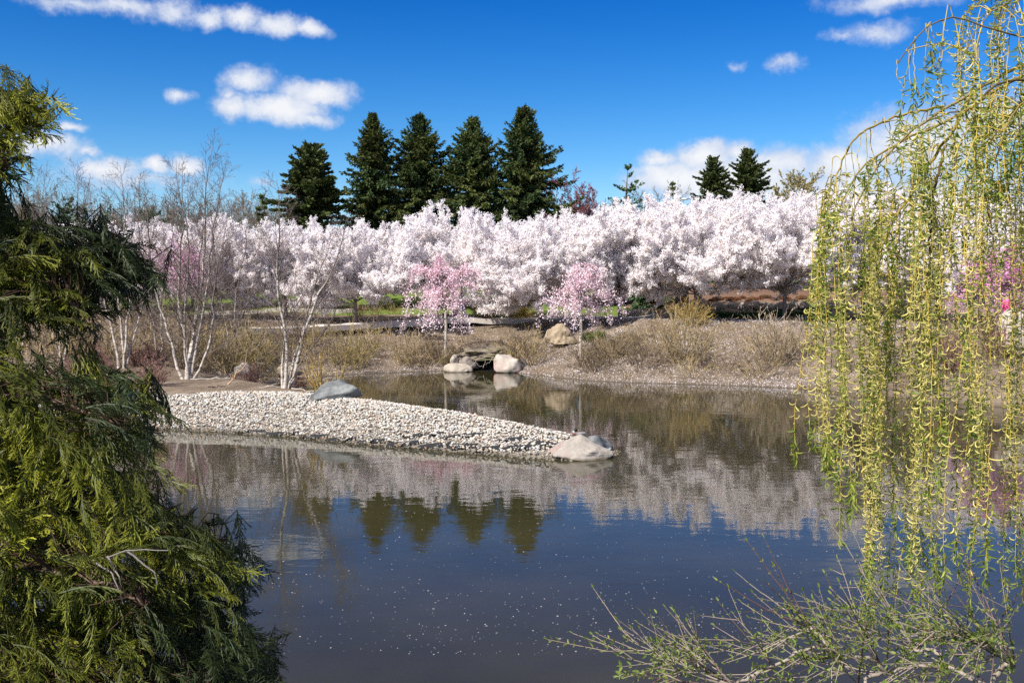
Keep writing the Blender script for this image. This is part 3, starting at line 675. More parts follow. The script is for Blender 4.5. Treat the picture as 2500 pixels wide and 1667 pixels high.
# ------------------------------------------------------------------ shrubs
def shrub_mesh(seed,h,R,nst,kids,rad=.013,arch=.0,curl=.08,low=.15):
    r=rs(seed); out=[]
    sp=[dict(n=7,w=curl,t=.04-arch,kids=kids,ang=(18,50),lr=(.3,.55),rr=.6,s0=.2,taper=.75,rmin=.0075,fall=.35),
        dict(n=4,w=curl*1.4,t=.03,kids=2,ang=(20,50),lr=(.35,.6),rr=.7,s0=.15,taper=.5,rmin=.0062,fall=.3),
        dict(n=2,w=.12,t=.02,kids=0,ang=(0,0),lr=(0,0),rr=.6,s0=.1,taper=.4,rmin=.005)]
    for i in range(nst):
        az=r.uniform(0,2*PI); e=math.radians(r.uniform(28,88)); d=np.array([math.cos(az)*math.cos(e),math.sin(az)*math.cos(e),math.sin(e)])
        L=1/math.sqrt((math.cos(e)/R)**2+(math.sin(e)/h)**2)*r.uniform(.6,1.05)
        grow(r,out,np.array([math.cos(az)*.12*R,math.sin(az)*.12*R,-.05]),d,L,rad,0,sp,2)
    return out
def shrub_proto(seed,h,R,nst,kids,c1,c2,budc=None,buds=10,**k):
    r=rs(seed+500); out=shrub_mesh(seed,h,R,nst,kids,**k); root=empty('shrub'); g=Geo()
    def cf(q):
        t=r.rand(len(q),1); return (np.array([c1])*(1-t)+np.array([c2])*t)
    outseg(g,out,4,cf); obj('crown',g.mesh('crown'),M['twig'],root)  # all bare stems and twigs of the shrub in one mesh
    if budc is not None:
        g=Geo(); p,_=along(r,[o for o in out if o[4]>=1],buds); kk=len(p)
        stamp(g,QUAD*np.array([1.4,.7,1]),QF,randrot(r,kk),p+r.normal(size=(kk,3))*.012,r.uniform(.018,.034,kk),np.array([budc])*r.uniform(.7,1.3,kk)[:,None]); obj('foliage',g.mesh('foliage'),M['bud'],root)  # small spring buds along the twigs
    root['category']='shrub'; return root
OL1,OL2=(.15,.11,.05),(.40,.30,.13); BR1,BR2=(.10,.070,.05),(.32,.235,.16); RD1,RD2=(.17,.085,.07),(.27,.16,.125); TN1,TN2=(.22,.16,.105),(.46,.36,.25); YL1,YL2=(.50,.31,.07),(.36,.27,.10)
SHR={'olive':[shrub_proto(71,1.6,1.7,14,4,OL1,OL2,(.30,.26,.08),6),shrub_proto(72,1.4,1.8,13,4,OL2,OL1,(.32,.27,.09),6,arch=.05),shrub_proto(73,1.8,1.6,14,4,BR2,OL2,(.30,.26,.10),5),shrub_proto(70,1.5,1.7,13,4,BR2,TN2,(.30,.26,.10),4,curl=.11)],
     'brown':[shrub_proto(74,1.3,1.7,15,4,BR1,BR2,(.24,.21,.08),4,curl=.13),shrub_proto(75,1.6,1.6,14,4,BR2,OL2,(.26,.23,.07),6,curl=.1),shrub_proto(69,1.1,1.9,14,4,BR1,TN1,(.22,.20,.08),4,curl=.15)],
     'red':[shrub_proto(76,.9,.8,36,6,RD1,RD2)],
     'tan':[shrub_proto(77,1.7,1.9,46,4,TN1,OL2,(.30,.25,.13),8),shrub_proto(78,1.6,1.9,46,4,TN1,TN2,(.33,.27,.17),8)],
     'yellow':[shrub_proto(79,1.75,1.0,15,3,YL1,YL2,(.36,.30,.08),4,rad=.02),shrub_proto(80,1.2,1.2,40,8,(.40,.25,.08),(.30,.22,.08),(.30,.27,.08),6,arch=.04)]}
sused=set()
def place_shrub(kind,i,px,d,s,label,group,rz=None,zs=1.,name='shrub',loc=None):
    lst=SHR[kind]; i%=len(lst); o=lst[i]
    if (kind,i) in sused: o=copy_tree(o)
    sused.add((kind,i)); o.location=loc or G(px,d,-.03); o.rotation_euler=(0,0,r.uniform(0,6.28) if rz is None else rz); o.scale=(s,s,s*zs)
    tag(o,label,'shrub',group); return o
r=rs(9)
named=[('yellow',0,792,26.4,.95,'orange yellow stemmed willow shrub beside the slate boulder'),
 ('tan',0,1665,37.9,1.18,'large rounded tan shrub below the cherry with the pale trunk'),
 ('tan',1,1890,37.0,1.2,'wide pale tan shrub on the bank beside the willow strands'),
 ('brown',0,1778,36.6,.75,'thin olive shrub between the two large tan shrubs'),
 ('yellow',1,1690,43.2,1.0,'golden brown shrub around the foot of the pale cherry trunk'),
 ('yellow',1,1262,50.2,1.15,'bright orange twiggy shrub behind the concrete path edge'),
 ('yellow',1,1200,50.8,.9,'smaller orange twiggy shrub left of the bright one'),
 ('yellow',0,1480,47.6,.55,'low rusty orange plant beside the white flower mounds'),
 ('red',0,610,31.6,.75,'dark red dogwood shrub behind the leaning stick'),
 ('red',0,725,27.6,.62,'red dogwood shoots at the foot of the leaning birch'),
 ('red',0,372,27.2,.95,'pinkish red dogwood shrub at the left edge of the mulched point'),
 ('red',0,2440,33.5,1.8,'large reddish shrub behind the rightmost willow strands'),
 ('red',0,2320,32.6,1.4,'reddish shrub on the bank behind the willow middle')]
for k,i,px,d,s,l in named: place_shrub(k,i,px,d,s,l,None)
# the mixed brush covering the far bank; nothing in the photo tells one from the next
def fill(kind,n_,pxr,dr,sr,label,group,seed,zs=1.,ymin=0.):
    q=rs(seed); c=0; tries=0
    while c<n_ and tries<n_*30:
        tries+=1; px=q.uniform(*pxr); d=q.uniform(*dr); x=(px-CX)/F*d
        if sdist(np.array([x]),np.array([d]))[0]<.35: continue
        if abs(px-1175)<70 and d<44.2: continue
        if abs(px-1370)<60 and d<44.5: continue
        if 6.2>d-45.2>-.8+0 and px>1740: continue
        sc=q.uniform(*sr); gz_=Hs(x,d); sc=min(sc,(CAMZ-(ymin-HOR)/F*d-gz_)/1.45)
        if sc<.28: continue
        place_shrub(kind,c,px,d,sc,label,group,zs=zs); c+=1
fill('olive',50,(500,1030),(38.5,44.),(.6,1.05),'dense olive twiggy shrub on the bank between the birches and the culvert','olive shrubs covering the left part of the far bank',1,ymin=789)
fill('olive',34,(520,1340),(50.8,53.6),(.5,.9),'olive brown shrub in the strip behind the concrete path','olive shrubs behind the path',2,ymin=738)
fill('brown',40,(1000,1560),(37.5,44.5),(.6,1.1),'sparse brown twiggy shrub on the petal strewn bank right of the culvert','sparse shrubs on the middle bank',3,ymin=800)
fill('brown',32,(1480,2080),(34.8,42.5),(.5,.95),'low sparse brown shrub among the petals of the right bank','sparse shrubs on the right bank',4,ymin=800)
fill('brown',34,(60,560),(32.5,42),(.8,1.25),'greyish brown leafless shrub behind the birch clumps','grey brush on the left shore',5)
fill('olive',9,(470,640),(34.5,38.5),(.9,1.15),'leaning olive shrub at the head of the inlet behind the birches','olive shrubs around the inlet',6)
fill('brown',10,(2060,2500),(30,36),(.8,1.2),'brown shrub on the right bank behind the willow strands','brown shrubs behind the willow',7)
fill('red',7,(60,420),(29.5,34),(.7,1.),'pinkish brown low shrub on the left shore between birch clumps','reddish brush on the left shore',8)

# ------------------------------------------------------------------ boulders
def rock_mesh(seed,sx,sy,sz,chops=7,sub=4,amp=.10,flat=-.45,planes=()):
    r=rs(seed); bm=bmesh.new(); bmesh.ops.create_icosphere(bm,subdivisions=sub,radius=1.)
    pl=[]
    for i in range(chops):
        d=r.normal(size=3); d[2]=abs(d[2])*.8; d/=np.linalg.norm(d); pl.append((Vector(d),r.uniform(.62,.88)))
    pl+=[(Vector(a[:3]).normalized(),a[3]) for a in planes]
    o=Vector(r.uniform(-50,50,3))
    for v in bm.verts:
        p=v.co.copy()
        for d,k in pl:
            t=p.dot(d)-k
            if t>0: p-=d*t*.92
        p+=p.normalized()*(mnoise.noise(p*1.3+o)*amp*1.6+mnoise.noise(p*3.7+o)*amp*.5+mnoise.noise(p*9+o)*amp*.18)
        if p.z<flat: p.z=flat+(p.z-flat)*.2
        v.co=Vector((p.x*sx,p.y*sy,(p.z-flat*.6)*sz))
    me=bpy.data.meshes.new('rock'); bm.to_mesh(me); bm.free()
    for p in me.polygons: p.use_smooth=True
    return me
def rock(seed,loc,size,rz,mat,label,group=None,name='boulder',tilt=(0,0),**k):
    o=obj(name,rock_mesh(seed,*size,**k),mat); o.location=loc; o.rotation_euler=(tilt[0],tilt[1],rz); tag(o,label,'rock',group); return o
M['tipstone']=mat_rock('tip_boulder',(.24,.21,.18),(.37,.33,.28),(.29,.215,.185),2.2,.54)
M['rosy']=mat_rock('rosy_granite',(.30,.26,.22),(.46,.41,.35),(.42,.30,.25),2.2,.5)
tip=P(1425,1098,19.95)
rock(101,(tip[0]-.02,19.85,.06),(.64,.46,.33),.12,M['tipstone'],'pale boulder with pinkish stains at the tip of the gravel spit',chops=3,amp=.13,sub=5,planes=[(-.66,-.22,.72,.50),(.50,-.35,.74,.52),(-.05,-.80,.55,.50),(.75,.1,.6,.62),(.35,-.75,.25,.60)])
rock(102,(tip[0]+.30,20.35,.06),(.40,.34,.26),1.1,M['slate'],'dark flat rock behind the pale tip boulder',chops=8)
sl=P(812,985,25.1)
rock(103,(sl[0],25.3,Hs(sl[0],25.3)-.02),(.80,.50,.34),.12,M['slate'],'long dark slate boulder on the gravel beside the leaning birch',chops=12,amp=.12,sub=5,tilt=(0,-.10))
rock(104,(P(1240,0,40.9)[0],40.9,.10),(.66,.55,.55),.4,M['rosy'],'rounded rosy grey boulder right of the culvert mouth',chops=7,amp=.14)
rock(105,(P(1262,0,41.3)[0],41.4,.06),(.52,.4,.42),1.4,M['slate'],'dark rock leaning behind the rosy boulder at the culvert')
rock(106,(P(1118,0,41.1)[0],41.1,.02),(.60,.42,.30),.1,M['stone'],'flat pale rock at the waterline left of the culvert mouth',chops=7)
rock(107,(P(1146,0,41.8)[0],41.9,.16),(.50,.42,.36),.9,M['wallstone'],'brownish rock directly beside the left edge of the culvert mouth')
rock(108,(P(1109,0,41.7)[0],41.7,.34),(.20,.16,.26),.9,M['stone'],'small upright pale stone above the flat waterline rock',sub=3)
rock(109,(P(1372,0,43.6)[0],43.6,Hs(P(1372,0,43.6)[0],43.6)+.22),(.86,.62,.68),.9,M['stone_b'],'big tan boulder behind the smaller pink weeping cherry',chops=9,amp=.16,sub=5,planes=[(-.7,-.5,.45,.45),(.6,-.55,.6,.5),(-.1,-.8,.3,.55)])
rock(110,(P(588,0,34.6)[0],34.6,Hs(P(588,0,34.6)[0],34.6)+.30),(.36,.3,.32),.5,M['stone'],'round pale boulder half hidden in the brush behind the inlet',sub=3)
rock(111,(P(905,0,0)[0]*0+P(705,0,37.3)[0],37.3,.25),(.5,.4,.4),.5,M['stone'],'grey rock at the head of the inlet behind the leaning birch',sub=3)
rock(112,(P(2490,0,33.5)[0],33.5,Hs(P(2490,0,33.5)[0],33.5)+.55),(.8,.6,.95),.5,M['stone'],'big pale boulder behind the willow at the right edge',chops=8)
for k,(px,lab) in enumerate([(1652,'left upright dark stone above the golden brown shrub'),(1672,'middle upright dark stone above the golden brown shrub'),(1704,'right upright dark stone behind the pale cherry trunk')]):
    rock(120+k,G(px,49.6,.30),(.20,.2,.62),k,M['wallstone'],lab,'upright stones by the slope',chops=6,sub=3)
# dry stone wall of boulders under the red brown slope
q=rs(77); x=P(1722,0,48.9)[0]; k=0
ups=['top course boulder of the dark stone wall under the mulch slope','bottom course boulder of the dark stone wall under the mulch slope']
pr=[rock_mesh(130+i,.36,.3,.34,chops=8,sub=3,amp=.08) for i in range(6)]
while x<P(2330,0,48.9)[0]:
    wd=q.uniform(.85,1.2)
    o=obj('wall_boulder',pr[k%6],M['wallstone']); o.location=(x,49.2+q.uniform(-.06,.06),2.46+q.uniform(-.04,.05)+.0); o.scale=(wd*1.12,1,q.uniform(.85,1.05)); o.rotation_euler=(q.uniform(-.3,.3),q.uniform(-.3,.3),q.uniform(0,6)); tag(o,ups[0],'rock','boulders of the stone wall, top course')
    o=obj('wall_boulder',pr[(k+3)%6],M['wallstone']); o.location=(x+.3,48.85+q.uniform(-.05,.05),2.14); s=q.uniform(.6,.85); o.scale=(s*1.2,s,s*.75); o.rotation_euler=(q.uniform(-.3,.3),q.uniform(-.3,.3),q.uniform(0,6)); tag(o,ups[1],'rock','boulders of the stone wall, bottom course')
    x+=.60*wd; k+=1

# culvert mouth: a low opening under a stone slab in the bank
cx=P(1178,0,41.9)[0]; root=empty('culvert',(cx,42.0,0)); tag(root,'low dark culvert opening between boulders at the waterline','culvert')
g=Geo(); th=np.linspace(0,PI,15); yy=np.array([-.35,2.2])
v=np.array([[math.cos(a)*.72,y,math.sin(a)*.72-.12] for y in yy for a in th]); f=np.array([[i,i+1,i+16,i+15] for i in range(14)]); g.add(v,f)
back=np.array([[math.cos(a)*.72,2.15,math.sin(a)*.72-.12] for a in th]+[[0,2.15,-.12]]); g.add(back,np.array([[i,i+1,15] for i in range(14)]))
obj('pipe',g.mesh('pipe',True),M['dark'],root)
me=rock_mesh(140,1.2,.8,.26,chops=4,sub=5,amp=.26); o=obj('lintel_slab',me,M['earthrock'],root); o.location=(.0,.22,.60); o.rotation_euler=(.16,-.04,0)
# earth over the pipe so that it sits in the bank
me=rock_mesh(141,1.35,.85,.42,chops=3,sub=4,amp=.12); o=obj('earth_cover',me,bpy.data.materials['ground_soil'],root); o.location=(.05,1.15,.60)
g=Geo()
for (a,b_) in (((-.78,-.55,-.03),(-.05,-.45,.62)),((-.30,-.5,.36),(.05,-.42,.16)),((.5,-.5,.62),(.16,-.46,.25)),((.05,-.42,.16),(.16,-.4,.5))):
    a=np.array(a);b_=np.array(b_); pts=[a+(b_-a)*t+np.array([0,0,.05*math.sin(t*9)]) for t in np.linspace(0,1,6)]; tube(g,pts,np.linspace(.010,.005,6),5)
o=obj('fallen_branch',g.mesh('fallen_branch'),M['twigpale'] if 'twigpale' in M else mat_pale); o.location=(cx,42.0-.35,0); tag(o,'bleached forked branch lying across the culvert mouth','branch')

# ------------------------------------------------------------------ concrete path edges behind the first bank
def ribbon(name,pts,wid,thick,label,cat,lift=.03,kind='structure',mat=None):
    pts=np.array(pts,float); t=np.linspace(0,1,len(pts)); tt=np.linspace(0,1,60)
    c=np.stack([np.interp(tt,t,pts[:,i]) for i in range(2)],1)
    for _ in range(12): c[1:-1]=c[1:-1]*.5+(c[:-2]+c[2:])*.25
    d=norm(np.gradient(c,axis=0)); nn=np.stack([-d[:,1],d[:,0]],1)
    a=c-nn*wid/2; b=c+nn*wid/2; za=H(a[:,0],a[:,1]); zb=H(b[:,0],b[:,1]); z=np.maximum(za,zb)+lift
    v=np.concatenate([np.c_[a,z],np.c_[b,z],np.c_[b,z-thick],np.c_[a,z-thick]]); m=60; i=np.arange(m-1)
    f=np.concatenate([np.stack([i,i+1,i+m+1,i+m],1),np.stack([i+m,i+m+1,i+2*m+1,i+2*m],1),np.stack([i+3*m,i+3*m+1,i+1,i],1)])
    g=Geo(); g.add(v,f); o=obj(name,g.mesh(name),mat or M['concrete']); tag(o,label,cat,kind=kind); return o
def wp(px,d): return ((px-CX)/F*d,d)
ribbon('path',[wp(560,42.6),wp(727,44.6),wp(900,47.),wp(1060,48.6),wp(1244,49.8),wp(1420,50.),wp(1600,49.6)],1.7,.25,'pale concrete walking path crossing behind the brushy bank','path',.05)
ribbon('path',[wp(500,54.0),wp(600,54.6),wp(700,54.8),wp(760,54.9),wp(860,55.8)],1.1,.4,'upper pale path strip below the lawn behind the birch','path',.10)
ribbon('path',[wp(1120,60.3),wp(1180,60.8),wp(1250,61.),wp(1330,61.)],.9,.4,'pale stone edging at the foot of the lawn between the pink cherries','path',.12)

# ------------------------------------------------------------------ gravel spit: pebbles, liner strips, sticks
q=rs(201); NP=98000
x=q.uniform(-13.2,2.9,NP); y=q.uniform(18.8,30.2,NP); sd=sdist(x,y); k=gravel_mask(x,y,sd)&(sd>-.22); 
# keep what the spit can show: front slope and crest, thin out the far side
far=(y>26.3)&(x<-4.6); k&=~far
x,y,sd=x[k],y[k],sd[k]; z=H(x,y,sd)-.03
def terrace(x,y,sd):
    ph=(sd*1.9+x*.42+snoise(x,y,.7,11)*.8)/.62; fr=ph-np.floor(ph); a=np.clip((1.25+snoise(x,y,.5,12)*.8-sd)/.4,0,1)*np.clip((sd+.05)/.2,0,1)
    return a*(fr-.5)*.16, a, fr
dz,ta,fr=terrace(x,y,sd); z=z+dz
keep=~((ta>.5)&(fr<.10)&(q.rand(len(x))<.8)); x,y,z,sd=x[keep],y[keep],z[keep],sd[keep]
n_=len(x); s=q.gamma(8,1/8.,n_)*.0235; s=np.clip(s,.012,.05)
sc3=np.stack([s*q.uniform(.9,1.35,n_),s*q.uniform(.7,1.,n_),s*q.uniform(.5,.8,n_)],1)
Rr=randrot(q,n_); flatR=axisrot(np.c_[q.normal(size=(n_,2)),q.normal(size=n_)*.35],q.uniform(-.5,.5,n_)+PI/2*0)
pal=np.array([(.62,.55,.46),(.68,.63,.55),(.55,.51,.46),(.50,.51,.50),(.60,.47,.36),(.58,.40,.30),(.42,.42,.41),(.70,.66,.60),(.64,.57,.46)])
pc=.70*pal[q.choice(len(pal),n_,p=[.2,.2,.12,.1,.1,.03,.05,.1,.1])]*q.uniform(.78,1.12,n_)[:,None]
damp=np.clip((.075-(z+q.normal(size=n_)*.012))/.05,0,1)[:,None]; pc=pc*(1-damp*.62)*np.where(damp>.3,np.array([[1,.93,.80]]),1)
g=Geo(); Rm=flatR*sc3[:,None,:]; stamp(g,ICO,ICF,Rm,np.stack([x,y,z+s*.35],1),None,pc)
o=obj('gravel',g.mesh('gravel',True),mat_tint('pebbles',.75,.12,40.)); tag(o,'pale river pebbles heaped along the long spit','gravel',kind='stuff')
# black liner fabric edges showing where the pebbles slid
def contour(x0,x1,off,n=14):
    pts=[]
    for xx in np.linspace(x0,x1,n):
        ys_=np.linspace(18.6,26,240); s_=sdist(np.full(240,xx),ys_); t=np.clip((xx-x0)/(x1-x0),0,1); i=int(np.argmax(s_>off[0]+(off[1]-off[0])*t)); pts.append((xx,ys_[i]))
    return np.array(pts)
root=empty('pond_liner',(-2.,20.8,0)); tag(root,'black liner fabric showing in torn edges along the spit waterline','liner')
for kk,(x0,x1,o0,o1,hh) in enumerate([(.35,1.05,.60,.60,.075),(-.15,.4,.30,.50,.07),(-.75,-.1,.16,.42,.06),(-.35,.3,.62,.92,.04),(-1.35,-.7,.10,.40,.06),(-1.5,-.6,.60,.95,.035),(-2.0,-1.3,.06,.36,.055),(-2.7,-1.95,.05,.34,.05),(-2.4,-1.5,.52,.85,.03),(-3.4,-2.7,.05,.32,.05),(-4.1,-3.4,.05,.30,.045),(-4.9,-4.1,.04,.28,.04),(-5.7,-4.9,.04,.26,.04),(-6.6,-5.7,.04,.24,.035)]):
    c=contour(x0,x1,(o0,o1)); c[:,1]+=np.sin(np.linspace(0,7,len(c)))*.02; zz=H(c[:,0],c[:,1])+.0; w_=hh*(.6+.5*np.sin(np.linspace(.2,PI-.2,len(c))))
    lo=np.c_[c[:,0],c[:,1]-.03,zz-.03]; hi=np.c_[c[:,0],c[:,1]+.01,zz+w_]; hb=hi+np.array([0,.05,-.012]); m_=len(c); i=np.arange(m_-1)
    g=Geo(); g.add(np.concatenate([lo,hi,hb]),np.concatenate([np.stack([i,i+1,i+m_+1,i+m_],1),np.stack([i+m_,i+m_+1,i+2*m_+1,i+2*m_],1)]))
    s_=obj('fabric_strip',g.mesh('fabric_strip',True),M['liner'],root); s_.location=(2.,-20.8,0)
def stick(name,a,b,r0,r1,label,col=(.55,.42,.30),wob=.03,n=9,seed=1,side=0):
    q=rs(seed); a=np.array(a);b=np.array(b); pts=[a+(b-a)*t+q.normal(size=3)*wob*math.sin(t*PI) for t in np.linspace(0,1,n)]
    g=Geo(); tube(g,pts,np.linspace(r0,r1,n),6,col=np.array(col))
    for _ in range(side):
        i=q.randint(1,n-1); d=norm((pts[i]-pts[i-1])[None])[0]+q.normal(size=3)*.7; tube(g,[pts[i],pts[i]+d*.12,pts[i]+d*.22+np.array([0,0,.02])],[r1,r1*.7,r1*.4],4,col=np.array(col))
    o=obj(name,g.mesh(name,True),M['twig']); tag(o,label,'stick'); return o
def gp(px,d,dz=.02): return np.array(G(px,d,dz))
stick('stick',gp(548,27.6,-.05),P(602,885,27.9),.022,.010,'slim orange brown stick leaning up from the mulch left of the leaning birch',(.50,.33,.20),.04,side=4)
stick('stick',gp(630,26.7),gp(690,27.0),.02,.012,'bleached stick lying left of the leaning birch trunk',(.50,.43,.36),.02,seed=2,side=3)
stick('stick',gp(710,26.6),gp(765,26.3),.02,.012,'bleached stick lying between the birch and slate boulder',(.46,.40,.33),.02,seed=3,side=2)
stick('stick',gp(462,28.6),gp(560,29.0),.03,.015,'long pale branch lying right of the many stemmed birch clump',(.50,.44,.38),.02,seed=4,side=5)
stick('stick',gp(505,26.9),gp(548,27.2),.018,.01,'short dark stick on the mulch near the leaning stick',(.14,.10,.08),.02,seed=5,side=5)

# ------------------------------------------------------------------ petals
def petals(name,x,y,z,s,label,seed,tilt=.0,mat=None,col=(.84,.78,.77)):
    q=rs(seed); n_=len(x); 
    if tilt==0:
        a=q.uniform(0,2*PI,n_); R_=np.zeros((n_,3,3)); R_[:,0,0]=np.cos(a);R_[:,0,1]=-np.sin(a);R_[:,1,0]=np.sin(a);R_[:,1,1]=np.cos(a);R_[:,2,2]=1
    else: R_=axisrot(np.c_[q.normal(size=(n_,2)),q.normal(size=n_)*tilt],PI/2+q.normal(size=n_)*tilt)
    hx=HEX.copy(); hx[:,2]*=.25; g=Geo(); s=np.asarray(s)
    stamp(g,hx*np.array([1.1,.8,1]),HF,R_,np.stack([x,y,z],1),s,np.array([col])*q.uniform(.8,1.1,n_)[:,None])
    o=obj(name,g.mesh(name),M['pink_blossom']); tag(o,label,'petals',kind='stuff'); return o
q=rs(301); n_=150000; px=q.uniform(420,2500,n_); d=q.uniform(34,50,n_); x=(px-CX)/F*d; y=d; sd=sdist(x,y)
dn=1.25*np.interp(px,[420,700,1000,1300,1900,2500],[.12,.35,.8,1.,.85,.4])*(.35+np.clip(snoise(x,y,.6,31)*1.6+.5,0,1))*np.interp(sd,[0,.3,1.2,8,12],[1.2,1.4,.8,.8,.45])
k=(sd>.02)&(q.rand(n_)<dn*.62); x,y,sd=x[k],y[k],sd[k]
petals('fallen_petals',x,y,H(x,y,sd)+.018,q.uniform(.018,.036,len(x)),'fallen white petals strewn over the far bank',2,.35)
n_=4600; u=q.rand(n_); d=1/(1/9.*(1-u)+1/36.*u); px=q.uniform(550,2450,n_); x=(px-CX)/F*d; sd=sdist(x,d); k=(sd<-.15)&(q.rand(n_)<np.interp(snoise(x,d,.5,41),[-.3,.3],[.25,1.])); x,d=x[k],d[k]
petals('floating_petals',x,d,np.full(len(x),.004),q.gamma(4,.25,len(x))*.0100,'loose white petals floating on the pond',3,0,col=(.52,.50,.53))
q=rs(350); nc=2600; px=q.uniform(300,2400,nc); d=q.uniform(33,49,nc); xc=(px-CX)/F*d; sd=sdist(xc,d); k=(sd>.15)&(q.rand(nc)<np.clip(snoise(xc,d,.45,61)*2.2+.55,.08,1)); xc,d=xc[k],d[k]
nb=14; x=np.repeat(xc,nb)+q.normal(size=len(xc)*nb)*.10; y=np.repeat(d,nb)+q.normal(size=len(xc)*nb)*.10; z=H(x,y)-.02; m_=len(x)
hh=q.uniform(.06,.24,m_)*np.repeat(q.uniform(.5,1.3,len(xc)),nb); az=q.uniform(0,2*PI,m_); ln=hh*q.uniform(.2,1.6,m_); b=np.stack([x,y,z],1); T=np.stack([np.cos(az)*ln,np.sin(az)*ln,hh],1); W=np.stack([-np.sin(az),np.cos(az),np.zeros(m_)],1)*.011
v=np.stack([b-W,b+W,b+T],1).reshape(-1,3); cc=np.where(q.rand(m_,1)<.6,np.array([[.34,.26,.15]]),np.array([[.15,.10,.065]]))*q.uniform(.6,1.2,m_)[:,None]
g=Geo(); g.add(v,np.arange(m_*3).reshape(-1,3),np.repeat(cc,3,0)); o=obj('dry_grass',g.mesh('dry_grass'),M['bud']); tag(o,'matted straw coloured dead grass and stalks over the bank','grass',kind='stuff')
# ------------------------------------------------------------------ low plants on the bank top
def blades(seed,nb,R,h,w,col,name,loc,label,cat,group=None,lean=.35,sx=1.):
    q=rs(seed); g=Geo(); a=q.uniform(0,2*PI,nb); rr_=R*np.sqrt(q.rand(nb)); b=np.c_[np.cos(a)*rr_*sx,np.sin(a)*rr_,np.zeros(nb)]
    az=q.uniform(0,2*PI,nb); ln=q.uniform(.05,lean,nb); hh=h*q.uniform(.6,1.1,nb); T=np.stack([np.cos(az),np.sin(az),np.zeros(nb)],1); W=np.stack([-np.sin(az+.8),np.cos(az+.8),np.zeros(nb)],1)*w*.5
    m1=b+T*(ln*hh*.35)[:,None]+np.array([0,0,1])*(hh*.6)[:,None]; tp=b+T*(ln*hh)[:,None]+np.array([0,0,1])*hh[:,None]
    v=np.stack([b-W,b+W,m1+W,m1-W,tp],1).reshape(-1,3); base=np.arange(nb)*5; c=np.repeat(np.array([col])*q.uniform(.6,1.35,nb)[:,None],5,0)
    g.add(v,np.concatenate([np.stack([base,base+1,base+2,base+3],1)]),c); g.f[3].append(np.stack([base+3,base+2,base+4],1)+g.n-len(v))
    o=obj(name,g.mesh(name),M['bud']); o.location=loc; tag(o,label,cat,group); return o
q=rs(401)
for i,px in enumerate(np.arange(1700,1985,17)):
    blades(402+i,90,.34,.36,.03,(.045,.10,.025),'iris_clump',G(px+q.uniform(-4,4),46.8+q.uniform(-.3,.3),-.02),'dark green blade leaved clump in the row below the stone wall','plant','green blade leaved clumps below the wall')
blades(430,260,.42,.55,.03,(.07,.11,.03),'grass_tuft',G(1128,42.6,.1),'grassy green tuft above the flat rock beside the culvert','plant',lean=.9)
blades(431,160,.25,.6,.03,(.05,.11,.025),'grass_tuft',G(1150,42.6,.1),'dark green upright tuft touching the culvert slab','plant',lean=.5)
blades(432,260,.6,.4,.03,(.30,.24,.13),'grass_tuft',G(1105,42.9,.0),'straw coloured grass tuft around the foot of the tall pink cherry','plant',lean=1.)
blades(433,200,.5,.45,.04,(.08,.12,.02),'grass_tuft',G(1448,43.8,.0),'bright green tuft right of the big tan boulder','plant',lean=.9)
def mound(seed,R,h,col,k,name,loc,label,cat,group,s=.05):
    q=rs(seed); d=norm(q.normal(size=(k,3))); d[:,2]=np.abs(d[:,2]); f=1-np.abs(q.normal(size=k))*.12; p=d*f[:,None]*np.array([R,R*.8,h]); g=Geo()
    stamp(g,HEX,HF,randrot(q,k),p,q.uniform(s*.6,s*1.3,k),np.array([col])*q.uniform(.65,1.1,k)[:,None]); core=ICO*np.array([R,R*.8,h])*.8; g.add(core,ICF,np.array(col)*.35)
    o=obj(name,g.mesh(name),M['bud']); o.location=loc; tag(o,label,cat,group); return o
for i,px in enumerate(np.arange(1526,1600,11)): mound(440+i,.20,.40,(.62,.56,.50),420,'flower_mound',G(px,50.6,.02),'low white flower mound in the row beside the path, under the blossom','plant','white flower mounds in a row')
for i,px in enumerate(np.arange(1530,1640,13)): mound(460+i,.24,.34,(.13,.16,.03),300,'low_hedge_plant',G(px,51.6,.12),'yellow green clipped low plant behind the white flower mounds','plant','clipped green row')
for i,px in enumerate([1738,1752,1775,1790,1812,1835,1850,1868,1890,1915,1935,1960,1985,2010]): mound(480+i,(.22,.35,.28,.42)[i%4],(.14,.22,.10,.18)[i%4],((.22,.09,.045),(.14,.07,.035),(.26,.13,.06))[i%3],200,'groundcover',G(px,50.3+.9*((i*7)%5)/4,.0),'rusty orange ground cover patch on the slope above the stone wall','plant','rusty patches on the mulch slope')

# ------------------------------------------------------------------ lamp post in the far distance
lp=G(1690,100); root=empty('lamp_post',lp); tag(root,'slim dark lamp post with a short arm beside the far conifers','lamp post'); hgt=P(0,482,100)[2]-lp[2]
g=Geo(); tube(g,[(0,0,-.3),(0,0,hgt*.5),(0,0,hgt)],[.16,.13,.11],8); obj('pole',g.mesh('pole',True),mat_plain('pole_grey',(.07,.07,.075),.5),root)
g=Geo(); tube(g,[(0,0,hgt-.35),(-.5,0,hgt-.2),(-.9,0,hgt-.22)],[.05,.045,.04],6); obj('arm',g.mesh('arm',True),bpy.data.materials['pole_grey'],root)
g=Geo(); g.add(ICO*np.array([.48,.2,.12])+np.array([-.95,0,hgt-.26]),ICF); obj('lamp_head',g.mesh('lamp_head',True),mat_plain('lamp_white',(.6,.62,.65),.4),root)

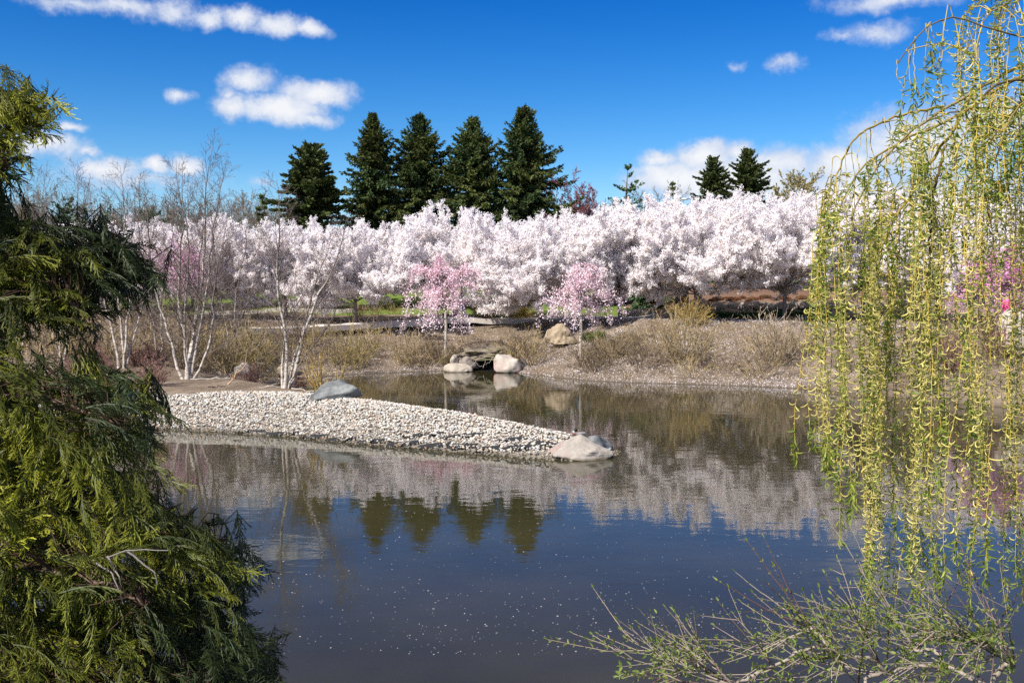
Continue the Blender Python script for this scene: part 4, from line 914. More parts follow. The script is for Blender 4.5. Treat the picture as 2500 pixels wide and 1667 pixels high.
# ------------------------------------------------------------------ sleeping mallard on the tip boulder
def duck():
    root=empty('duck'); 
    sx=[-.30,-.24,-.16,-.06,.04,.12,.165,.185]; hz=[.075,.08,.085,.09,.088,.08,.07,.062]; ry=[.006,.035,.062,.085,.088,.07,.045,.01]; rz_=[.006,.022,.05,.072,.078,.066,.045,.01]
    prof=[]; sd_=14; g=Geo(); V=[];Cc=[]
    for i in range(len(sx)):
        for a in range(sd_):
            t=a/sd_*2*PI; yy=math.cos(t)*ry[i]; zz=math.sin(t)*rz_[i]; V.append((sx[i],yy,hz[i]+zz))
            top=math.sin(t)
            if sx[i]>.10: c=(.10,.035,.022)
            elif sx[i]<-.2: c=(.02,.02,.022) if top>-.2 else (.5,.48,.45)
            elif top>.72: c=(.045,.038,.034)
            elif top>.1: c=(.22,.20,.185)
            else: c=(.42,.40,.38)
            Cc.append(c)
    i=np.arange(sd_); j=(i+1)%sd_; ff=np.concatenate([np.stack([k*sd_+i,k*sd_+j,(k+1)*sd_+j,(k+1)*sd_+i],1) for k in range(len(sx)-1)])
    g.add(V,ff,np.array(Cc))
    # neck folded back with the head resting on the shoulders
    pts=np.array([(.13,0,.11),(.14,.0,.15),(.13,.0,.185),(.10,.01,.20),(.06,.015,.185),(.035,.02,.175)]); rr=[.042,.036,.036,.04,.034,.012]
    col=np.array([(.10,.035,.022),(.5,.5,.48),(.012,.03,.018),(.012,.03,.018),(.012,.028,.018),(.012,.028,.018)])
    tube(g,pts,rr,10,col); obj('body',g.mesh('body',True),mat_tint('plumage',.55,.15,60.),root)
    g=Geo(); tube(g,[(.045,.02,.178),(.02,.024,.166),(-.005,.028,.158)],[.013,.014,.006],8,np.array((.42,.36,.08))); obj('bill',g.mesh('bill',True),mat_tint('bill',.4),root)
    return root
dk=duck(); tp=P(1400,1066,20.55); dk.location=(tp[0]+.12,20.5,Hs(tp[0],20.5)+.05); dk.rotation_euler=(0,.06,PI+.3); dk.scale=(.78,.78,.78)
tag(dk,'sleeping mallard duck with dark head on the tip boulder','duck')

# ------------------------------------------------------------------ two walkers half hidden by blossom
def person(loc,rz,label,top,legs,shoe,skin=(.45,.28,.20),hair=(.05,.03,.02),stride=.22):
    root=empty('person',loc,rz); tag(root,label,'person')
    V=[(0,0,.95),(0,0,1.10),(0,0,1.32),(0,0,1.46),(0,.01,1.53),(0,.02,1.62),(0,.01,1.72)]; R_=[.145,.125,.15,.11,.052,.085,.062]; E=[(0,1),(1,2),(2,3),(3,4),(4,5),(5,6)]
    def chain(st,pts):
        a=st
        for p,r_ in pts: V.append(p);R_.append(r_);E.append((a,len(V)-1));a=len(V)-1
    for s in (-1,1):
        chain(0,[((.10*s,0,.88),.095),((.11*s,stride*.5*s,.50),.062),((.11*s,stride*s,.10),.042),((.11*s,stride*s+.10,.045),.036)])
        chain(2,[((.19*s,0,1.40),.058),((.25*s,-.03*s,1.14),.042),((.24*s,.10-.08*s,.92),.033),((.235*s,.14-.09*s,.83),.028)])
    def skin_obj(nm,V,E,R_,mat):
        me=bpy.data.meshes.new(nm); me.from_pydata(V,E,[]); o=obj(nm,me,mat,root)
        md=o.modifiers.new('skin','SKIN'); 
        for i,sv in enumerate(me.skin_vertices[0].data): sv.radius=(R_[i],R_[i]*.85); sv.use_root=(i==0)
        ms=o.modifiers.new('sub','SUBSURF'); ms.levels=2; ms.render_levels=2; return o
    # clothing colours by height on the one body
    m,n=newmat('clothing'); z=n.new('ShaderNodeSeparateXYZ',ins={0:n.new('ShaderNodeTexCoord').outputs['Object']}).outputs[2]
    c=n.mix(n.math('GREATER_THAN',z,.09),C3(shoe),C3(legs)); c=n.mix(n.math('GREATER_THAN',z,.93),c,C3(top)); c=n.mix(n.math('GREATER_THAN',z,1.49),c,C3(skin))
    p=n.new('ShaderNodeBsdfPrincipled',ins={'Base Color':c,'Roughness':.85}); n.new('ShaderNodeOutputMaterial',ins={0:p.outputs[0]})
    skin_obj('body',V,E,R_,m)
    g=Geo(); h=ICO.copy(); bm=bmesh.new(); bmesh.ops.create_icosphere(bm,subdivisions=3,radius=1.)
    for v in bm.verts:
        v.co=Vector((v.co.x*.088,v.co.y*.10-.012,v.co.z*.11+1.69)); 
    bmesh.ops.delete(bm,geom=[v for v in bm.verts if v.co.y>.035 and v.co.z<1.72 or v.co.z<1.62],context='VERTS')
    me=bpy.data.meshes.new('hair'); bm.to_mesh(me); bm.free(); obj('hair',me,mat_plain('hair',hair,.8),root)
    return root
x,y=wp(1127,48.9); person((x,y,Hs(x,y)+.06),-PI/2+.2,'person in blue jeans and white shoes walking behind the tall pink cherry',(.05,.055,.07),(.06,.10,.22),(.6,.6,.62))
x,y=wp(2458,37.6); person((x,y,Hs(x,y)),.4,'person in a bright pink top behind the rightmost willow strands',(.85,.10,.28),(.35,.38,.42),(.3,.3,.3))

# ------------------------------------------------------------------ near conifer at the left: thread like sprays on drooping limbs
def inpoly(px,py,poly):
    ins=np.zeros(len(px),bool); A=np.array(poly,float); B=np.roll(A,-1,0)
    for (ax,ay),(bx,by) in zip(A,B):
        c=((ay>py)!=(by>py))
        with np.errstate(divide='ignore',invalid='ignore'): ins^=c&(px<(bx-ax)*(py-ay)/(by-ay)+ax)
    return ins
def spray_tpl(seed):
    r=rs(seed); p0=[];p1=[];r0=[];r1=[];t0=[]
    L=.21; n_=6; ax=[np.array([0,0,0.])]; d=np.array([1,0,.12])
    for i in range(n_): d=d+np.array([0,r.normal()*.06,-.13]); d/=np.linalg.norm(d); ax.append(ax[-1]+d*L/n_)
    for i in range(n_): p0.append(ax[i]);p1.append(ax[i+1]);r0.append(.0026-.0001*i);r1.append(.0025-.0002*i);t0.append(.15+.1*i)
    ns=27
    for j in range(ns):
        f=.06+.92*j/ns; k=min(int(f*n_),n_-1); b=ax[k]+(ax[k+1]-ax[k])*(f*n_-k); ad=norm((ax[k+1]-ax[k])[None])[0]
        sg=1 if j%2 else -1; a=math.radians(r.uniform(18,60)); s_=norm(np.array([[0,sg*.8,r.uniform(-.9,.5)]]))[0]
        dd=ad*math.cos(a)+s_*math.sin(a); l=(.058*(1-f*.4))*r.uniform(.5,1.45); q=b
        for s2 in range(2):
            dd=dd+np.array([.06,r.normal()*.1,-.30]); dd/=np.linalg.norm(dd); q2=q+dd*l*.5
            p0.append(q);p1.append(q2);r0.append(.0019);r1.append(.0018 if s2==0 else .0010);t0.append(.3+.35*s2+.3*f)
            for fk in range(1):
                a2=r.choice([-1,1])*r.uniform(.4,.75); side=norm(np.cross(dd,[0,0,1.])[None])[0]; d3=dd*math.cos(a2)+side*math.sin(a2)+np.array([0,0,-.1])
                qs=q+dd*l*.25; p0.append(qs);p1.append(qs+d3*l*r.uniform(.3,.5));r0.append(.0017);r1.append(.0009);t0.append(.6+.3*f)
            q=q2
    g=Geo(); segs(g,p0,p1,r0,r1,3); v=np.concatenate(g.v); f=np.concatenate(g.f[4])
    t=np.repeat(np.array(t0),6); return v,f,np.clip(t,0,1)
TPL=[spray_tpl(900+i) for i in range(5)]
M['thread']=mat_leaf('thread_foliage',(1,1,1),.12,.22,.55,.3,5.)
tx,ty=P(-620,0,4.9)[0],4.9
root=empty('conifer_tree',(tx,ty,Hs(tx,ty))); tag(root,'large shaded conifer with drooping thread like sprays filling the left edge','tree')
O=np.array([tx,ty,Hs(tx,ty)])
g=Geo(); tz=np.linspace(-.3,3.3,12); tube(g,np.array([[.05*math.sin(z*1.3),.05*math.cos(z),z] for z in tz]),np.linspace(.13,.05,12),10); obj('trunk',g.mesh('trunk',True),mat_bark('conifer_bark',(.16,.105,.075),.5),root)
limbs=[ # photo px, py, distance along each limb, starting at the trunk
 [(-620,330,4.9),(-300,250,4.7),(-100,240,4.6),(60,262,4.5),(140,300,4.5)],
 [(-620,480,4.9),(-300,400,4.6),(-60,380,4.4),(30,410,4.3)],
 [(-620,640,4.9),(-300,600,4.8),(0,590,4.7),(150,595,4.7),(290,610,4.7),(370,660,4.65)],
 [(-620,760,4.9),(-250,700,4.5),(20,680,4.4),(160,720,4.35),(220,790,4.3)],
 [(-620,980,4.9),(-250,930,5.0),(50,930,5.1),(250,950,5.1),(400,985,5.1)],
 [(-620,1060,4.9),(-250,980,4.4),(0,960,4.1),(180,990,4.0),(300,1060,3.95)],
 [(-620,1200,4.9),(-250,1180,4.9),(50,1160,4.8),(250,1190,4.7),(380,1240,4.7)],
 [(-620,1330,4.9),(-200,1300,4.6),(100,1280,4.4),(300,1280,4.3),(520,1350,4.3)],
 [(-620,1430,4.9),(-200,1400,4.3),(60,1390,3.95),(230,1420,3.8),(340,1490,3.75)],
 [(-620,1600,4.9),(-200,1560,4.8),(150,1530,4.7),(400,1530,4.6),(590,1590,4.6)],
 [(-620,1700,4.9),(-200,1700,4.2),(150,1680,4.0),(350,1690,3.95),(480,1740,3.9)],
 [(-620,1780,4.9),(-100,1750,4.6),(300,1720,4.5),(560,1700,4.5),(720,1690,4.5)]]
LS=[]
barkc=bpy.data.materials['conifer_bark']
for lm in limbs:
    pts=np.array([P(*a) for a in lm]); t=np.linspace(0,1,len(pts)); tt=np.linspace(0,1,26); c=np.stack([np.interp(tt,t,pts[:,i]) for i in range(3)],1)
    for _ in range(6): c[1:-1]=c[1:-1]*.4+(c[:-2]+c[2:])*.3
    q=rs(int(lm[1][1])); c[1:-1]+=q.normal(size=(24,3))*.006
    g=Geo(); tube(g,c-O,np.linspace(.028,.004,26),6); obj('limb',g.mesh('limb',True),barkc,root); LS.append(c)
LS=np.concatenate(LS)
PA=[(-420,170),(0,200),(60,212),(120,238),(160,285),(180,345),(150,318),(125,335),(100,330),(115,392),(85,350),(60,345),(40,345),(75,412),(55,400),(20,430),(15,470),(-420,520)]
PB=[(-420,450),(10,455),(55,505),(130,540),(170,560),(230,535),(300,548),(355,585),(395,640),(405,700),(375,690),(350,760),(330,720),(290,735),(250,760),(240,815),(215,790),(190,850),(165,790),(140,810),(90,800),(60,850),(20,830),(-420,860)]
PCc=[(-420,800),(0,820),(60,850),(110,890),(150,915),(240,912),(330,905),(330,935),(400,945),(470,990),(455,1030),(400,1060),(400,1110),(375,1080),(385,1150),(340,1120),(330,1170),(370,1185),(430,1230),(440,1270),(540,1285),(600,1320),(600,1370),(645,1400),(620,1440),(630,1520),(560,1490),(560,1540),(640,1560),(680,1620),(665,1667),(690,1680),(700,1800),(-420,1800)]
def sample(poly,n_,d0,d1,seed,xlo=-420):
    q=rs(seed); k=0; out=[]
    xs_=[p_[0] for p_ in poly]; ys_=[p_[1] for p_ in poly]
    while k<n_:
        px=q.uniform(max(min(xs_),xlo),max(xs_),n_); py=q.uniform(min(ys_),max(ys_),n_); m_=inpoly(px,py,poly)
        m_&=~((px<-120)&(q.rand(n_)<.72))
        dd=q.uniform(d0,d1,n_); out.append(np.stack([(px-CX)/F*dd,dd,CAMZ-(py-HOR)/F*dd],1)[m_]); k+=m_.sum()
    return np.concatenate(out)[:n_]
lobes=[(sample(PA,400,4.2,4.9,1),'crown'),(sample(PB,900,4.2,5.0,2),'crown'),(np.concatenate([sample(PCc,1800,4.2,5.1,3),sample([a for a in PCc],800,3.7,4.3,4)*1.0]),'crown')]
q=rs(55)
twp0=[];twp1=[];twr0=[];twr1=[]
for li,(A_,nm) in enumerate(lobes):
    g=Geo(); k=len(A_); az=np.arctan2(A_[:,1]-ty,A_[:,0]-tx)+q.normal(size=k)*.65
    el=q.normal(size=k)*.34-.48
    D=np.stack([np.cos(az)*np.cos(el),np.sin(az)*np.cos(el),np.sin(el)],1)
    # the nearest bit of limb pulls the spray base towards it
    dist=np.linalg.norm(A_[:,None]-LS[None],axis=2); j=dist.argmin(1); nr=LS[j]; dm=dist[np.arange(k),j]
    sc_l=q.uniform(.75,1.3,k); base=A_-D*(.20*sc_l)[:,None]
    to=norm(A_-nr+np.array([.0,0,.05])); D=norm(D*.75+to*.45+np.array([0,0,-.05]))
    base=A_-D*(.20*sc_l)[:,None]
    u=np.clip(snoise(A_[:,0]*1.+A_[:,1],A_[:,2],2.6,3)*2.6+(.35 if li==0 else -.15 if li==1 else .0)+(.60*np.clip((-1.35-A_[:,0])/.5,0,1)-.30*np.clip((A_[:,0]+1.6)/.4,0,1) if li==2 else 0),0,1)*q.uniform(.4,1.,k)  # new-growth yellow, plus painted light: sunlit top lobe and left, darker lower right
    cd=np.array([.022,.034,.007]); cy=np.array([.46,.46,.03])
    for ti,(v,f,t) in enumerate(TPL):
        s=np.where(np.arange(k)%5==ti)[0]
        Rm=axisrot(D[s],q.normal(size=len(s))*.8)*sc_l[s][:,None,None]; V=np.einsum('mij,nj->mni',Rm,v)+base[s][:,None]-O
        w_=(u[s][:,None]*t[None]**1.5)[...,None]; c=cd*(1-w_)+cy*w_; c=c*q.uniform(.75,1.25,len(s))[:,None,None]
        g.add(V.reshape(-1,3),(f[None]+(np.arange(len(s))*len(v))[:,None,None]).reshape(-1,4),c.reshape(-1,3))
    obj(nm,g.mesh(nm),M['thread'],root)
    m_=(dm<.26); bs=base[m_]; nn=nr[m_]; mid=(bs+nn)/2+q.normal(size=bs.shape)*.02+np.array([0,0,.02])
    twp0+=[nn,mid]; twp1+=[mid,bs]; twr0+=[np.full(len(bs),.0032),np.full(len(bs),.0026)]; twr1+=[np.full(len(bs),.0026),np.full(len(bs),.002)]
g=Geo(); segs(g,np.concatenate(twp0)-O,np.concatenate(twp1)-O,np.concatenate(twr0),np.concatenate(twr1),4,np.array((.42,.36,.32))); obj('twigs',g.mesh('twigs'),barkc,root)
# the bare grey twig showing in the shade
g=Geo()
for pl in ([(150,1368,4.1),(215,1375,3.85),(260,1362,3.75),(300,1350,3.7),(345,1345,3.68),(400,1348,3.66)],[(215,1375,3.85),(225,1385,3.8),(258,1408,3.72),(272,1440,3.7),(285,1485,3.7)],[(250,1365,3.76),(268,1392,3.72),(285,1412,3.7),(288,1435,3.7)],[(300,1352,3.7),(330,1378,3.68),(365,1410,3.67),(372,1440,3.67)]):
    c=np.array([P(*a) for a in pl])-O; tt=np.linspace(0,len(c)-1,16); c=np.stack([np.interp(tt,np.arange(len(c)),c[:,i]) for i in range(3)],1); c[1:]+=np.cumsum(q.normal(size=(15,3)),0)*.0016; tube(g,c,np.linspace(.0045,.0018,16),6,col=np.array((.20,.175,.165)))
obj('bare_twig',g.mesh('bare_twig',True),M['twig'],root)['label']='bare grey forked twig'

# ------------------------------------------------------------------ weeping willow at the right
q=rs(66)
wxy=(P(3050,0,5.2)[0],5.2); root=empty('willow_tree',(wxy[0],wxy[1],Hs(*wxy))); tag(root,'weeping willow with yellow strands of catkins and new leaves down the right side','tree'); O=np.array([wxy[0],wxy[1],Hs(*wxy)])
M['willow_bark']=mat_bark('willow_bark',(.30,.25,.13),.5,12.)
g=Geo(); tube(g,[(0,0,-.3),(0,0,.0),(.05,0,1.2),(-.05,.05,2.4),(.0,.0,3.6),(.1,0,4.6)],[.22,.17,.15,.13,.11,.06],10); obj('trunk',g.mesh('trunk',True),M['willow_bark'],root)
def smooth(pts,n_=30,it=4):
    pts=np.array(pts); L=np.r_[0,np.cumsum(np.linalg.norm(np.diff(pts,axis=0),axis=1))]; tt=np.linspace(0,L[-1],n_); c=np.stack([np.interp(tt,L,pts[:,i]) for i in range(3)],1)
    for _ in range(it): c[1:-1]=c[1:-1]*.5+(c[:-2]+c[2:])*.25
    return c
BO=[ # bough, radius at start and end
 ([(3050,60,5.2),(2750,60,5.0),(2560,130,4.8),(2500,162,4.7),(2440,187,4.65),(2370,232,4.6),(2290,266,4.55),(2225,322,4.5),(2180,350,4.5),(2140,400,4.5),(2095,470,4.5),(2072,540,4.5)],.022,.004,(1.,.95,.8)),
 ([(3050,150,5.2),(2700,130,5.0),(2500,180,4.9),(2420,225,4.85),(2370,262,4.85),(2300,305,4.85),(2200,345,4.8),(2120,385,4.8),(2060,455,4.8),(2035,560,4.8)],.018,.004,(.9,.8,.4)),
 ([(2290,266,4.55),(2200,283,4.5),(2130,310,4.45),(2075,345,4.4),(2045,400,4.4),(2030,470,4.4),(2010,560,4.4)],.008,.003,(1.1,.95,.35)),
 ([(2360,235,4.9),(2320,320,4.9),(2280,372,4.9),(2250,425,4.9),(2200,505,4.9),(2160,570,4.9),(2140,660,4.9),(2132,760,4.9)],.012,.004,(1.1,.95,.4)),
 ([(3050,200,5.2),(2600,200,4.6),(2420,205,4.3),(2365,250,4.3),(2362,360,4.3),(2375,420,4.3),(2400,480,4.3),(2418,560,4.3)],.013,.004,(.45,.36,.25)),
 ([(3050,20,5.2),(2650,80,4.5),(2500,112,4.3),(2420,90,4.3),(2350,56,4.3),(2290,42,4.3),(2250,58,4.3),(2215,112,4.3),(2180,165,4.3)],.012,.003,(.6,.5,.3)),
 ([(3050,-80,5.2),(2700,-40,4.8),(2500,0,4.5),(2430,18,4.5),(2375,60,4.5),(2340,140,4.5)],.011,.003,(.8,.7,.35)),
 ([(3050,250,5.2),(2700,240,5.6),(2500,262,5.5),(2400,270,5.5),(2300,280,5.5),(2240,310,5.5),(2190,330,5.5)],.014,.004,(.5,.42,.3)),
 ([(3050,300,5.2),(2700,250,4.2),(2560,220,4.0),(2480,240,4.0),(2440,300,4.0),(2420,400,4.0)],.012,.004,(1.,.85,.4)),
 ([(2300,600,4.7),(2330,500,4.7),(2390,380,4.7),(2470,260,4.7),(2600,150,4.8),(3050,100,5.2)][::-1],.010,.003,(.9,.8,.35)),
 ([(2300,360,4.8),(2270,480,4.8),(2268,560,4.8),(2262,700,4.8),(2258,860,4.8)],.009,.003,(.5,.38,.2)),
]
BP=[]
for pl,ra,rb,cc in BO:
    c=smooth([P(*a) for a in pl],40,3); c[1:]+=q.normal(size=(39,3))*.003; g=Geo(); tube(g,c-O,np.linspace(ra,rb,40)*.78,7,col=np.array(cc)*.85); obj('bough',g.mesh('bough',True),M['willow_bark'],root); BP.append(c)
# strands: (photo px, start py, end py, distance)
ST=[]
def add(px,y0,y1,d0=None): ST.append((px,y0,y1,d0 if d0 else q.uniform(4.1,5.3)))
COLS=[(1997,9,10,(430,620),(1080,1180)),(2018,6,4,(420,560),(1120,1200)),(2050,7,8,(400,560),(1120,1330)),(2085,8,5,(370,560),(850,1060)),(2122,7,9,(340,600),(1150,1560)),(2142,7,12,(340,600),(1400,1570)),
 (2174,7,8,(330,600),(1080,1560)),(2205,6,5,(300,560),(1000,1300)),(2232,8,12,(290,560),(1330,1560)),(2262,7,8,(300,560),(1150,1500)),(2288,6,5,(300,560),(1100,1480)),(2316,8,6,(260,520),(1000,1290)),(2345,7,5,(260,520),(1150,1290)),
 (2378,8,9,(60,450),(1250,1480)),(2412,8,8,(20,450),(1050,1500)),(2440,7,6,(20,400),(1300,1450)),(2474,9,9,(20,420),(900,1500)),(2500,8,5,(20,420),(1050,1500))]
for c0,sg,nn_,ya,yb in COLS:
    dc=q.uniform(4.2,5.2)
    for _ in range(int(nn_*.78+.5)): add(c0+q.normal()*sg*1.5,q.uniform(*ya),q.uniform(*yb),dc+q.normal()*.28)
for _ in range(16): add(q.uniform(2290,2490),q.uniform(-60,120),q.uniform(250,620))
for px,y0,y1 in ((2178,155,218),(2215,110,330),(2222,100,240),(2255,60,260),(2290,50,330),(2245,62,190),(2320,50,380),(2350,60,340),(2380,40,470),(2205,120,300),(2238,300,420),(2100,470,700),(2155,380,640)): add(px,y0,y1,4.3)
for _ in range(8): add(q.uniform(2240,2500),q.uniform(220,330),q.uniform(500,760),5.4)
for _ in range(120):      # short side shoots all along the boughs
    c_=BP[q.randint(len(BP))]; p_=c_[q.randint(8,40)]; pxx=p_[0]/p_[1]*F+CX; pyy=HOR+(CAMZ-p_[2])/p_[1]*F
    if pxx<2560: add(pxx+q.normal()*26,pyy+q.uniform(-6,14),pyy+q.uniform(40,190),p_[1]+q.normal()*.06)
# thin parts: catkin and leaf templates
def catkin_tpl(curl,seed):
    q_=rs(seed); n_=6; pts=[]; x=0;z=0; a=-.75
    L=.046
    for i in range(n_): pts.append((x,0,z)); x+=math.cos(a)*L/(n_-1); z+=math.sin(a)*L/(n_-1); a+=curl
    g=Geo(); tube(g,np.array(pts),[.0013,.0026,.0030,.0029,.0025,.0012],5); v=np.concatenate(g.v); return v,(np.concatenate(g.f[4]),np.concatenate(g.f[3]))
CK=[catkin_tpl(c_,i) for i,c_ in enumerate((.34,.50,.22,.62))]
LEAF=np.array([[0,0,0],[.3,-.5,.12],[.3,.0,-.02],[.3,.5,.12],[.7,-.38,.06],[.7,0,-.08],[.7,.38,.06],[1,0,-.18]])
LF4=np.array([[1,4,5,2],[2,5,6,3]]); LF3=np.array([[0,1,2],[0,2,3],[4,7,5],[5,7,6]])
gs=Geo(); gc=Geo(); gl=Geo(); cp=[];cdv=[];lp_=[];ld=[];lu=[]
for (px,y0,y1,dd) in ST:
    top=P(px,y0,dd); bot=P(px,y1,dd)
    # the strand leaves the closest bough
    allb=np.concatenate(BP); dist=np.linalg.norm((allb-top)*np.array([1,.6,1.]),axis=1); st=allb[dist.argmin()]
    h=top[2]-bot[2]; 
    if st[2]<top[2]-.2: st=top+np.array([.15,0,.05])
    off=np.array([q.normal()*.03,q.normal()*.03,0]); sway=q.uniform(-.05,.10)
    pts=[st,st+(top-st)*.45+np.array([0,0,.02+.05*np.linalg.norm((top-st)[:2])]),st+(top-st)*.85+np.array([0,0,.01]),top+np.array([0,0,-.04])]
    m_=max(3,int(h/.12)); 
    for i in range(1,m_+1):
        t=i/m_; pts.append(np.array([top[0]+off[0]*t+sway*t*t*h*.5+.022*math.sin(t*5*h+px),top[1]+off[1]*t,top[2]-.04-(h-.04)*t]))
    n_=max(14,int(h/.06)); c=smooth(pts,n_,2); c[1:]+=q.normal(size=(n_-1,3))*np.array([.0025,.0025,.001]); rad=np.linspace(.0022,.0009,n_)
    yc=np.array([.50,.36,.06]) if q.rand()<.6 else np.array([.30,.26,.07])
    segs(gs,(c[:-1]-O),(c[1:]-O),rad[:-1],rad[1:],4,np.tile(yc,(n_-1,1)))
    L=np.r_[0,np.cumsum(np.linalg.norm(np.diff(c,axis=0),axis=1))]; tot=L[-1]
    ph=q.uniform(0,6.28); s=.12+q.rand()*.1; green=q.uniform(0,6.28); gf=q.uniform(1.5,3.5)
    while s<tot:
        i=min(np.searchsorted(L,s)-1,n_-2); p=c[i]+(c[i+1]-c[i])*((s-L[i])/max(L[i+1]-L[i],1e-6)); ph+=2.4+q.uniform(-.4,.4)
        dr=np.array([math.cos(ph),math.sin(ph)*.9,0]); near_end=s>tot-.16
        leafy=(math.sin(s*gf+green)>.78) or near_end or (s<.5 and q.rand()<.5)
        if not near_end and q.rand()<(.6 if leafy else .97): cp.append(p);cdv.append(dr)
        nl=3 if leafy else (1 if q.rand()<.24 else 0)
        for _ in range(nl):
            a=q.uniform(0,6.28); lp_.append(p+q.normal(size=3)*.003); e=q.uniform(-.9,.55) if not near_end else q.uniform(-1.3,0.)
            ld.append((math.cos(a)*math.cos(e),math.sin(a)*math.cos(e),math.sin(e))); lu.append(q.uniform(.018,.042) if not near_end else q.uniform(.025,.05))
        s+=q.uniform(.013,.024) if not leafy else q.uniform(.016,.028)
cp=np.array(cp);cdv=np.array(cdv);k=len(cp); ci=q.randint(0,4,k); cs=q.uniform(.4,.98,k)
for t in range(4):
    s=ci==t; v,(f4,f3)=CK[t]; m_=s.sum(); d_=cdv[s]; Zv=np.tile([0,0,1.],(m_,1)); Y=np.cross(Zv,d_); Y=norm(Y); R_=np.stack([d_,Y,Zv],2)
    tl=q.normal(size=(m_,3))*.38; R_=R_+np.cross(tl[:,:,None].transpose(0,2,1)*0+tl[:,None,:],R_.transpose(0,2,1)).transpose(0,2,1)
    col=np.array([.68,.58,.20])*(1-.3*q.rand(m_,1))+np.array([.12,.16,.02])*.3*q.rand(m_,1)*q.uniform(.7,1.25,m_)[:,None]
    V=np.einsum('mij,nj->mni',R_*cs[s][:,None,None],v)+(cp[s]-O)[:,None]; base=(np.arange(m_)*len(v))[:,None,None]; cc=np.repeat(col,len(v),0)
    n0=gc.n; gc.add(V.reshape(-1,3),(f4[None]+base).reshape(-1,4),cc); gc.f[3].append((f3[None]+base).reshape(-1,3)+n0)
def leaves(gl,pos,dirs,ln,wr,col,r_,rollsd=3.):
    m_=len(pos); R_=axisrot(dirs,r_.normal(size=m_)*rollsd); sc=np.stack([ln,ln*wr,ln*.8],1); V=np.einsum('mij,nj->mni',R_*sc[:,None,:],LEAF)+pos[:,None]; base=(np.arange(m_)*8)[:,None,None]
    n0=gl.n; gl.add(V.reshape(-1,3),(LF4[None]+base).reshape(-1,4),np.repeat(col,8,0)); gl.f[3].append((LF3[None]+base).reshape(-1,3)+n0)
lp_=np.array(lp_);ld=np.array(ld);lu=np.array(lu);k=len(lp_); mixc=q.rand(k,1)
leaves(gl,lp_-O,ld,lu,.19,(np.array([.13,.21,.03])*mixc+np.array([.34,.36,.06])*(1-mixc))*q.uniform(.8,1.2,k)[:,None],q)
M['leaf']=mat_leaf('fresh_leaf',(1,1,1),.45,.12,.5,.3,4.); M['catkin']=mat_leaf('catkin_fuzz',(1,1,1),.3,.1,.8,.1,6.)
obj('strand',gs.mesh('strand'),M['twig'],root); obj('catkins',gc.mesh('catkins',True),M['catkin'],root); obj('leaves',gl.mesh('leaves'),M['leaf'],root)

# ------------------------------------------------------------------ near leafing shrub at the lower right
q=rs(88); bx=P(2330,0,4.25)[0]; root=empty('leafing_shrub',(bx,4.25,Hs(bx,4.25))); O=np.array([bx,4.25,Hs(bx,4.25)]); tag(root,'shrub of grey twigs with opening green leaves along the bottom right edge','shrub')
TIPS=[(1512,1620,3.9),(1560,1665,3.7),(1535,1572,4.0),(1615,1545,4.1),(1640,1500,4.1),(1690,1540,4.),(1755,1432,4.2),(1800,1400,4.2),(1765,1480,4.),(1836,1322,4.3),(1866,1312,4.3),(1880,1425,4.),(2010,1245,4.4),(2022,1400,4.3),(2060,1370,4.3),(2090,1290,4.5),
 (2330,1265,4.2),(2360,1370,3.9),(2290,1395,4.3),(2430,1430,3.8),(2480,1500,3.7),(2370,1400,4.4),(1600,1640,3.6),(1660,1610,4.3),(1720,1590,3.8),(1850,1560,3.7),(1930,1500,3.8),(2010,1520,3.7),(2080,1470,3.9),(2150,1430,4.3),(2190,1500,3.7),(2250,1450,3.8),(2300,1500,3.6),(2350,1560,3.6),(2420,1560,3.6),(2480,1610,3.5),(2130,1560,3.5),(2060,1600,3.5),(1960,1610,3.5),(1840,1640,3.5),(2240,1580,3.5),(2310,1620,3.4),(1780,1640,4.1),(1900,1600,4.2),(2000,1650,4.2),(2070,1540,4.3),(2140,1510,4.4),(2210,1560,4.4),(2280,1540,4.3),(2340,1520,4.4),(2400,1500,4.2),(2450,1540,4.3),(1950,1600,4.4)]
hub=[P(2440,1700,4.0),P(2500,1640,3.9),P(2330,1640,4.1),P(2180,1660,4.0),P(2060,1620,3.9),P(1990,1545,4.1),P(2250,1600,4.2),P(1900,1640,3.8),P(2120,1740,3.9),P(1800,1690,3.8)]
LK=[(0,1),(0,2),(2,6),(2,3),(3,4),(4,5),(4,7),(3,8),(7,9)]
gt=Geo(); tw=[]; LP=[];LD=[];LL=[]
for a_,b_ in [(None,0)]+LK:
    A0=O+np.array([0,0,-.1]) if a_ is None else hub[a_]; B0=hub[b_]; mid=(A0+B0)/2+q.normal(size=3)*.03+np.array([0,0,.02]); c=smooth([A0,mid,B0],12,2); c[1:-1]+=q.normal(size=(10,3))*.004
    tube(gt,c-O,np.linspace(.013,.009,12) if a_ in (None,0) else np.linspace(.009,.006,12),7,col=np.array((.30,.25,.21)))
def leafpair(p,d,ll):
    a,b=frame(d[None]); th=q.uniform(0,6.28)
    for s in (-1,1):
        dd=(a[0]*math.cos(th)+b[0]*math.sin(th))*s*.75+d*.65+np.array([0,0,.15])+q.normal(size=3)*.15; LP.append(p);LD.append(dd);LL.append(ll*q.uniform(.7,1.2))
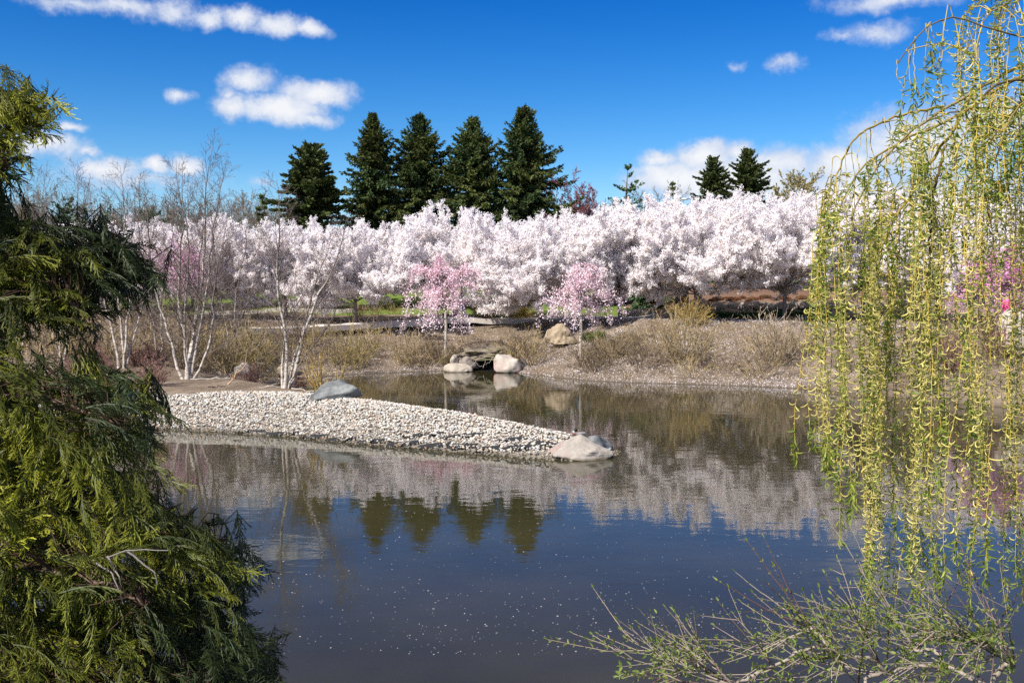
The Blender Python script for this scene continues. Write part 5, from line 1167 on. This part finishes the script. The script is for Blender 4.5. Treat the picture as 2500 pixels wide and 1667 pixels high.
def shoot(a,b,r0,r1,n_,lv,col,wob=.012,sag=.0,leafy=1.):
    a=np.array(a);b=np.array(b); L=np.linalg.norm(b-a); t=np.linspace(0,1,n_); c=a+(b-a)*t[:,None]; c[:,2]+=np.sin(t*PI)*sag*L; c[1:]+=np.cumsum(q.normal(size=(n_-1,3)),0)*wob*L*.12
    tube(gt,c-O,np.linspace(r0,r1,n_),5,col=np.array(col),cap=False)
    s=.06 if lv else .35*L
    Ls=np.r_[0,np.cumsum(np.linalg.norm(np.diff(c,axis=0),axis=1))]
    while s<Ls[-1]:
        i=min(np.searchsorted(Ls,s)-1,n_-2); p=c[i]+(c[i+1]-c[i])*((s-Ls[i])/(Ls[i+1]-Ls[i])); d=norm((c[i+1]-c[i])[None])[0]
        low=p[2]<CAMZ-((1570 if p[0]/p[1]*F+CX<1900 else 1490)-HOR)/F*p[1]
        if q.rand()<leafy*(1. if low else .8): leafpair(p,d,(.023 if low else .013)*q.uniform(.7,1.25))
        if lv<2 and q.rand()<(.54 if low else .04):
            aa,bb=frame(d[None]); th=q.uniform(0,6.28); nd=d*.75+(aa[0]*math.cos(th)+bb[0]*math.sin(th))*.65+np.array([-.35,0,.0]); nd/=np.linalg.norm(nd); shoot(p,p+nd*q.uniform(.07,.26)*(1 if low else .6),r1*1.2+.0006,.0011,7,lv+1,col if q.rand()<.6 else (.32,.24,.20),.02)
        s+=q.uniform(.026,.045)
    LP.append(c[-1]);LD.append(norm((c[-1]-c[-2])[None])[0]+np.array([0,0,.2]));LL.append(.022)
for i,(px,py,dd) in enumerate(TIPS):
    tip_=P(px,py,dd); hb=hub[int(np.argmin([np.linalg.norm((h_-tip_)*np.array([1,1,1.]))*(1+.25*q.rand())+(1.2 if h_[0]<tip_[0]+.05 else 0) for h_ in hub]))]
    col=[(.20,.165,.135),(.14,.085,.08),(.27,.225,.185),(.075,.05,.045),(.24,.18,.155)][i%5]
    if i in (6,9,10): col=(.09,.05,.05)
    shoot(hb,tip_,.0048,.0014,16,0,col,.035,-.02)
LP=np.array(LP);LD=np.array(LD,float);LL=np.array(LL);k=len(LP); mixc=q.rand(k,1); gl=Geo()
leaves(gl,LP-O,LD,LL,.42,(np.array([.09,.15,.025])*mixc+np.array([.24,.28,.06])*(1-mixc))*q.uniform(.8,1.2,k)[:,None],q,1.)
obj('twigs',gt.mesh('twigs',True),M['twig'],root); obj('leaves',gl.mesh('leaves'),M['leaf'],root)
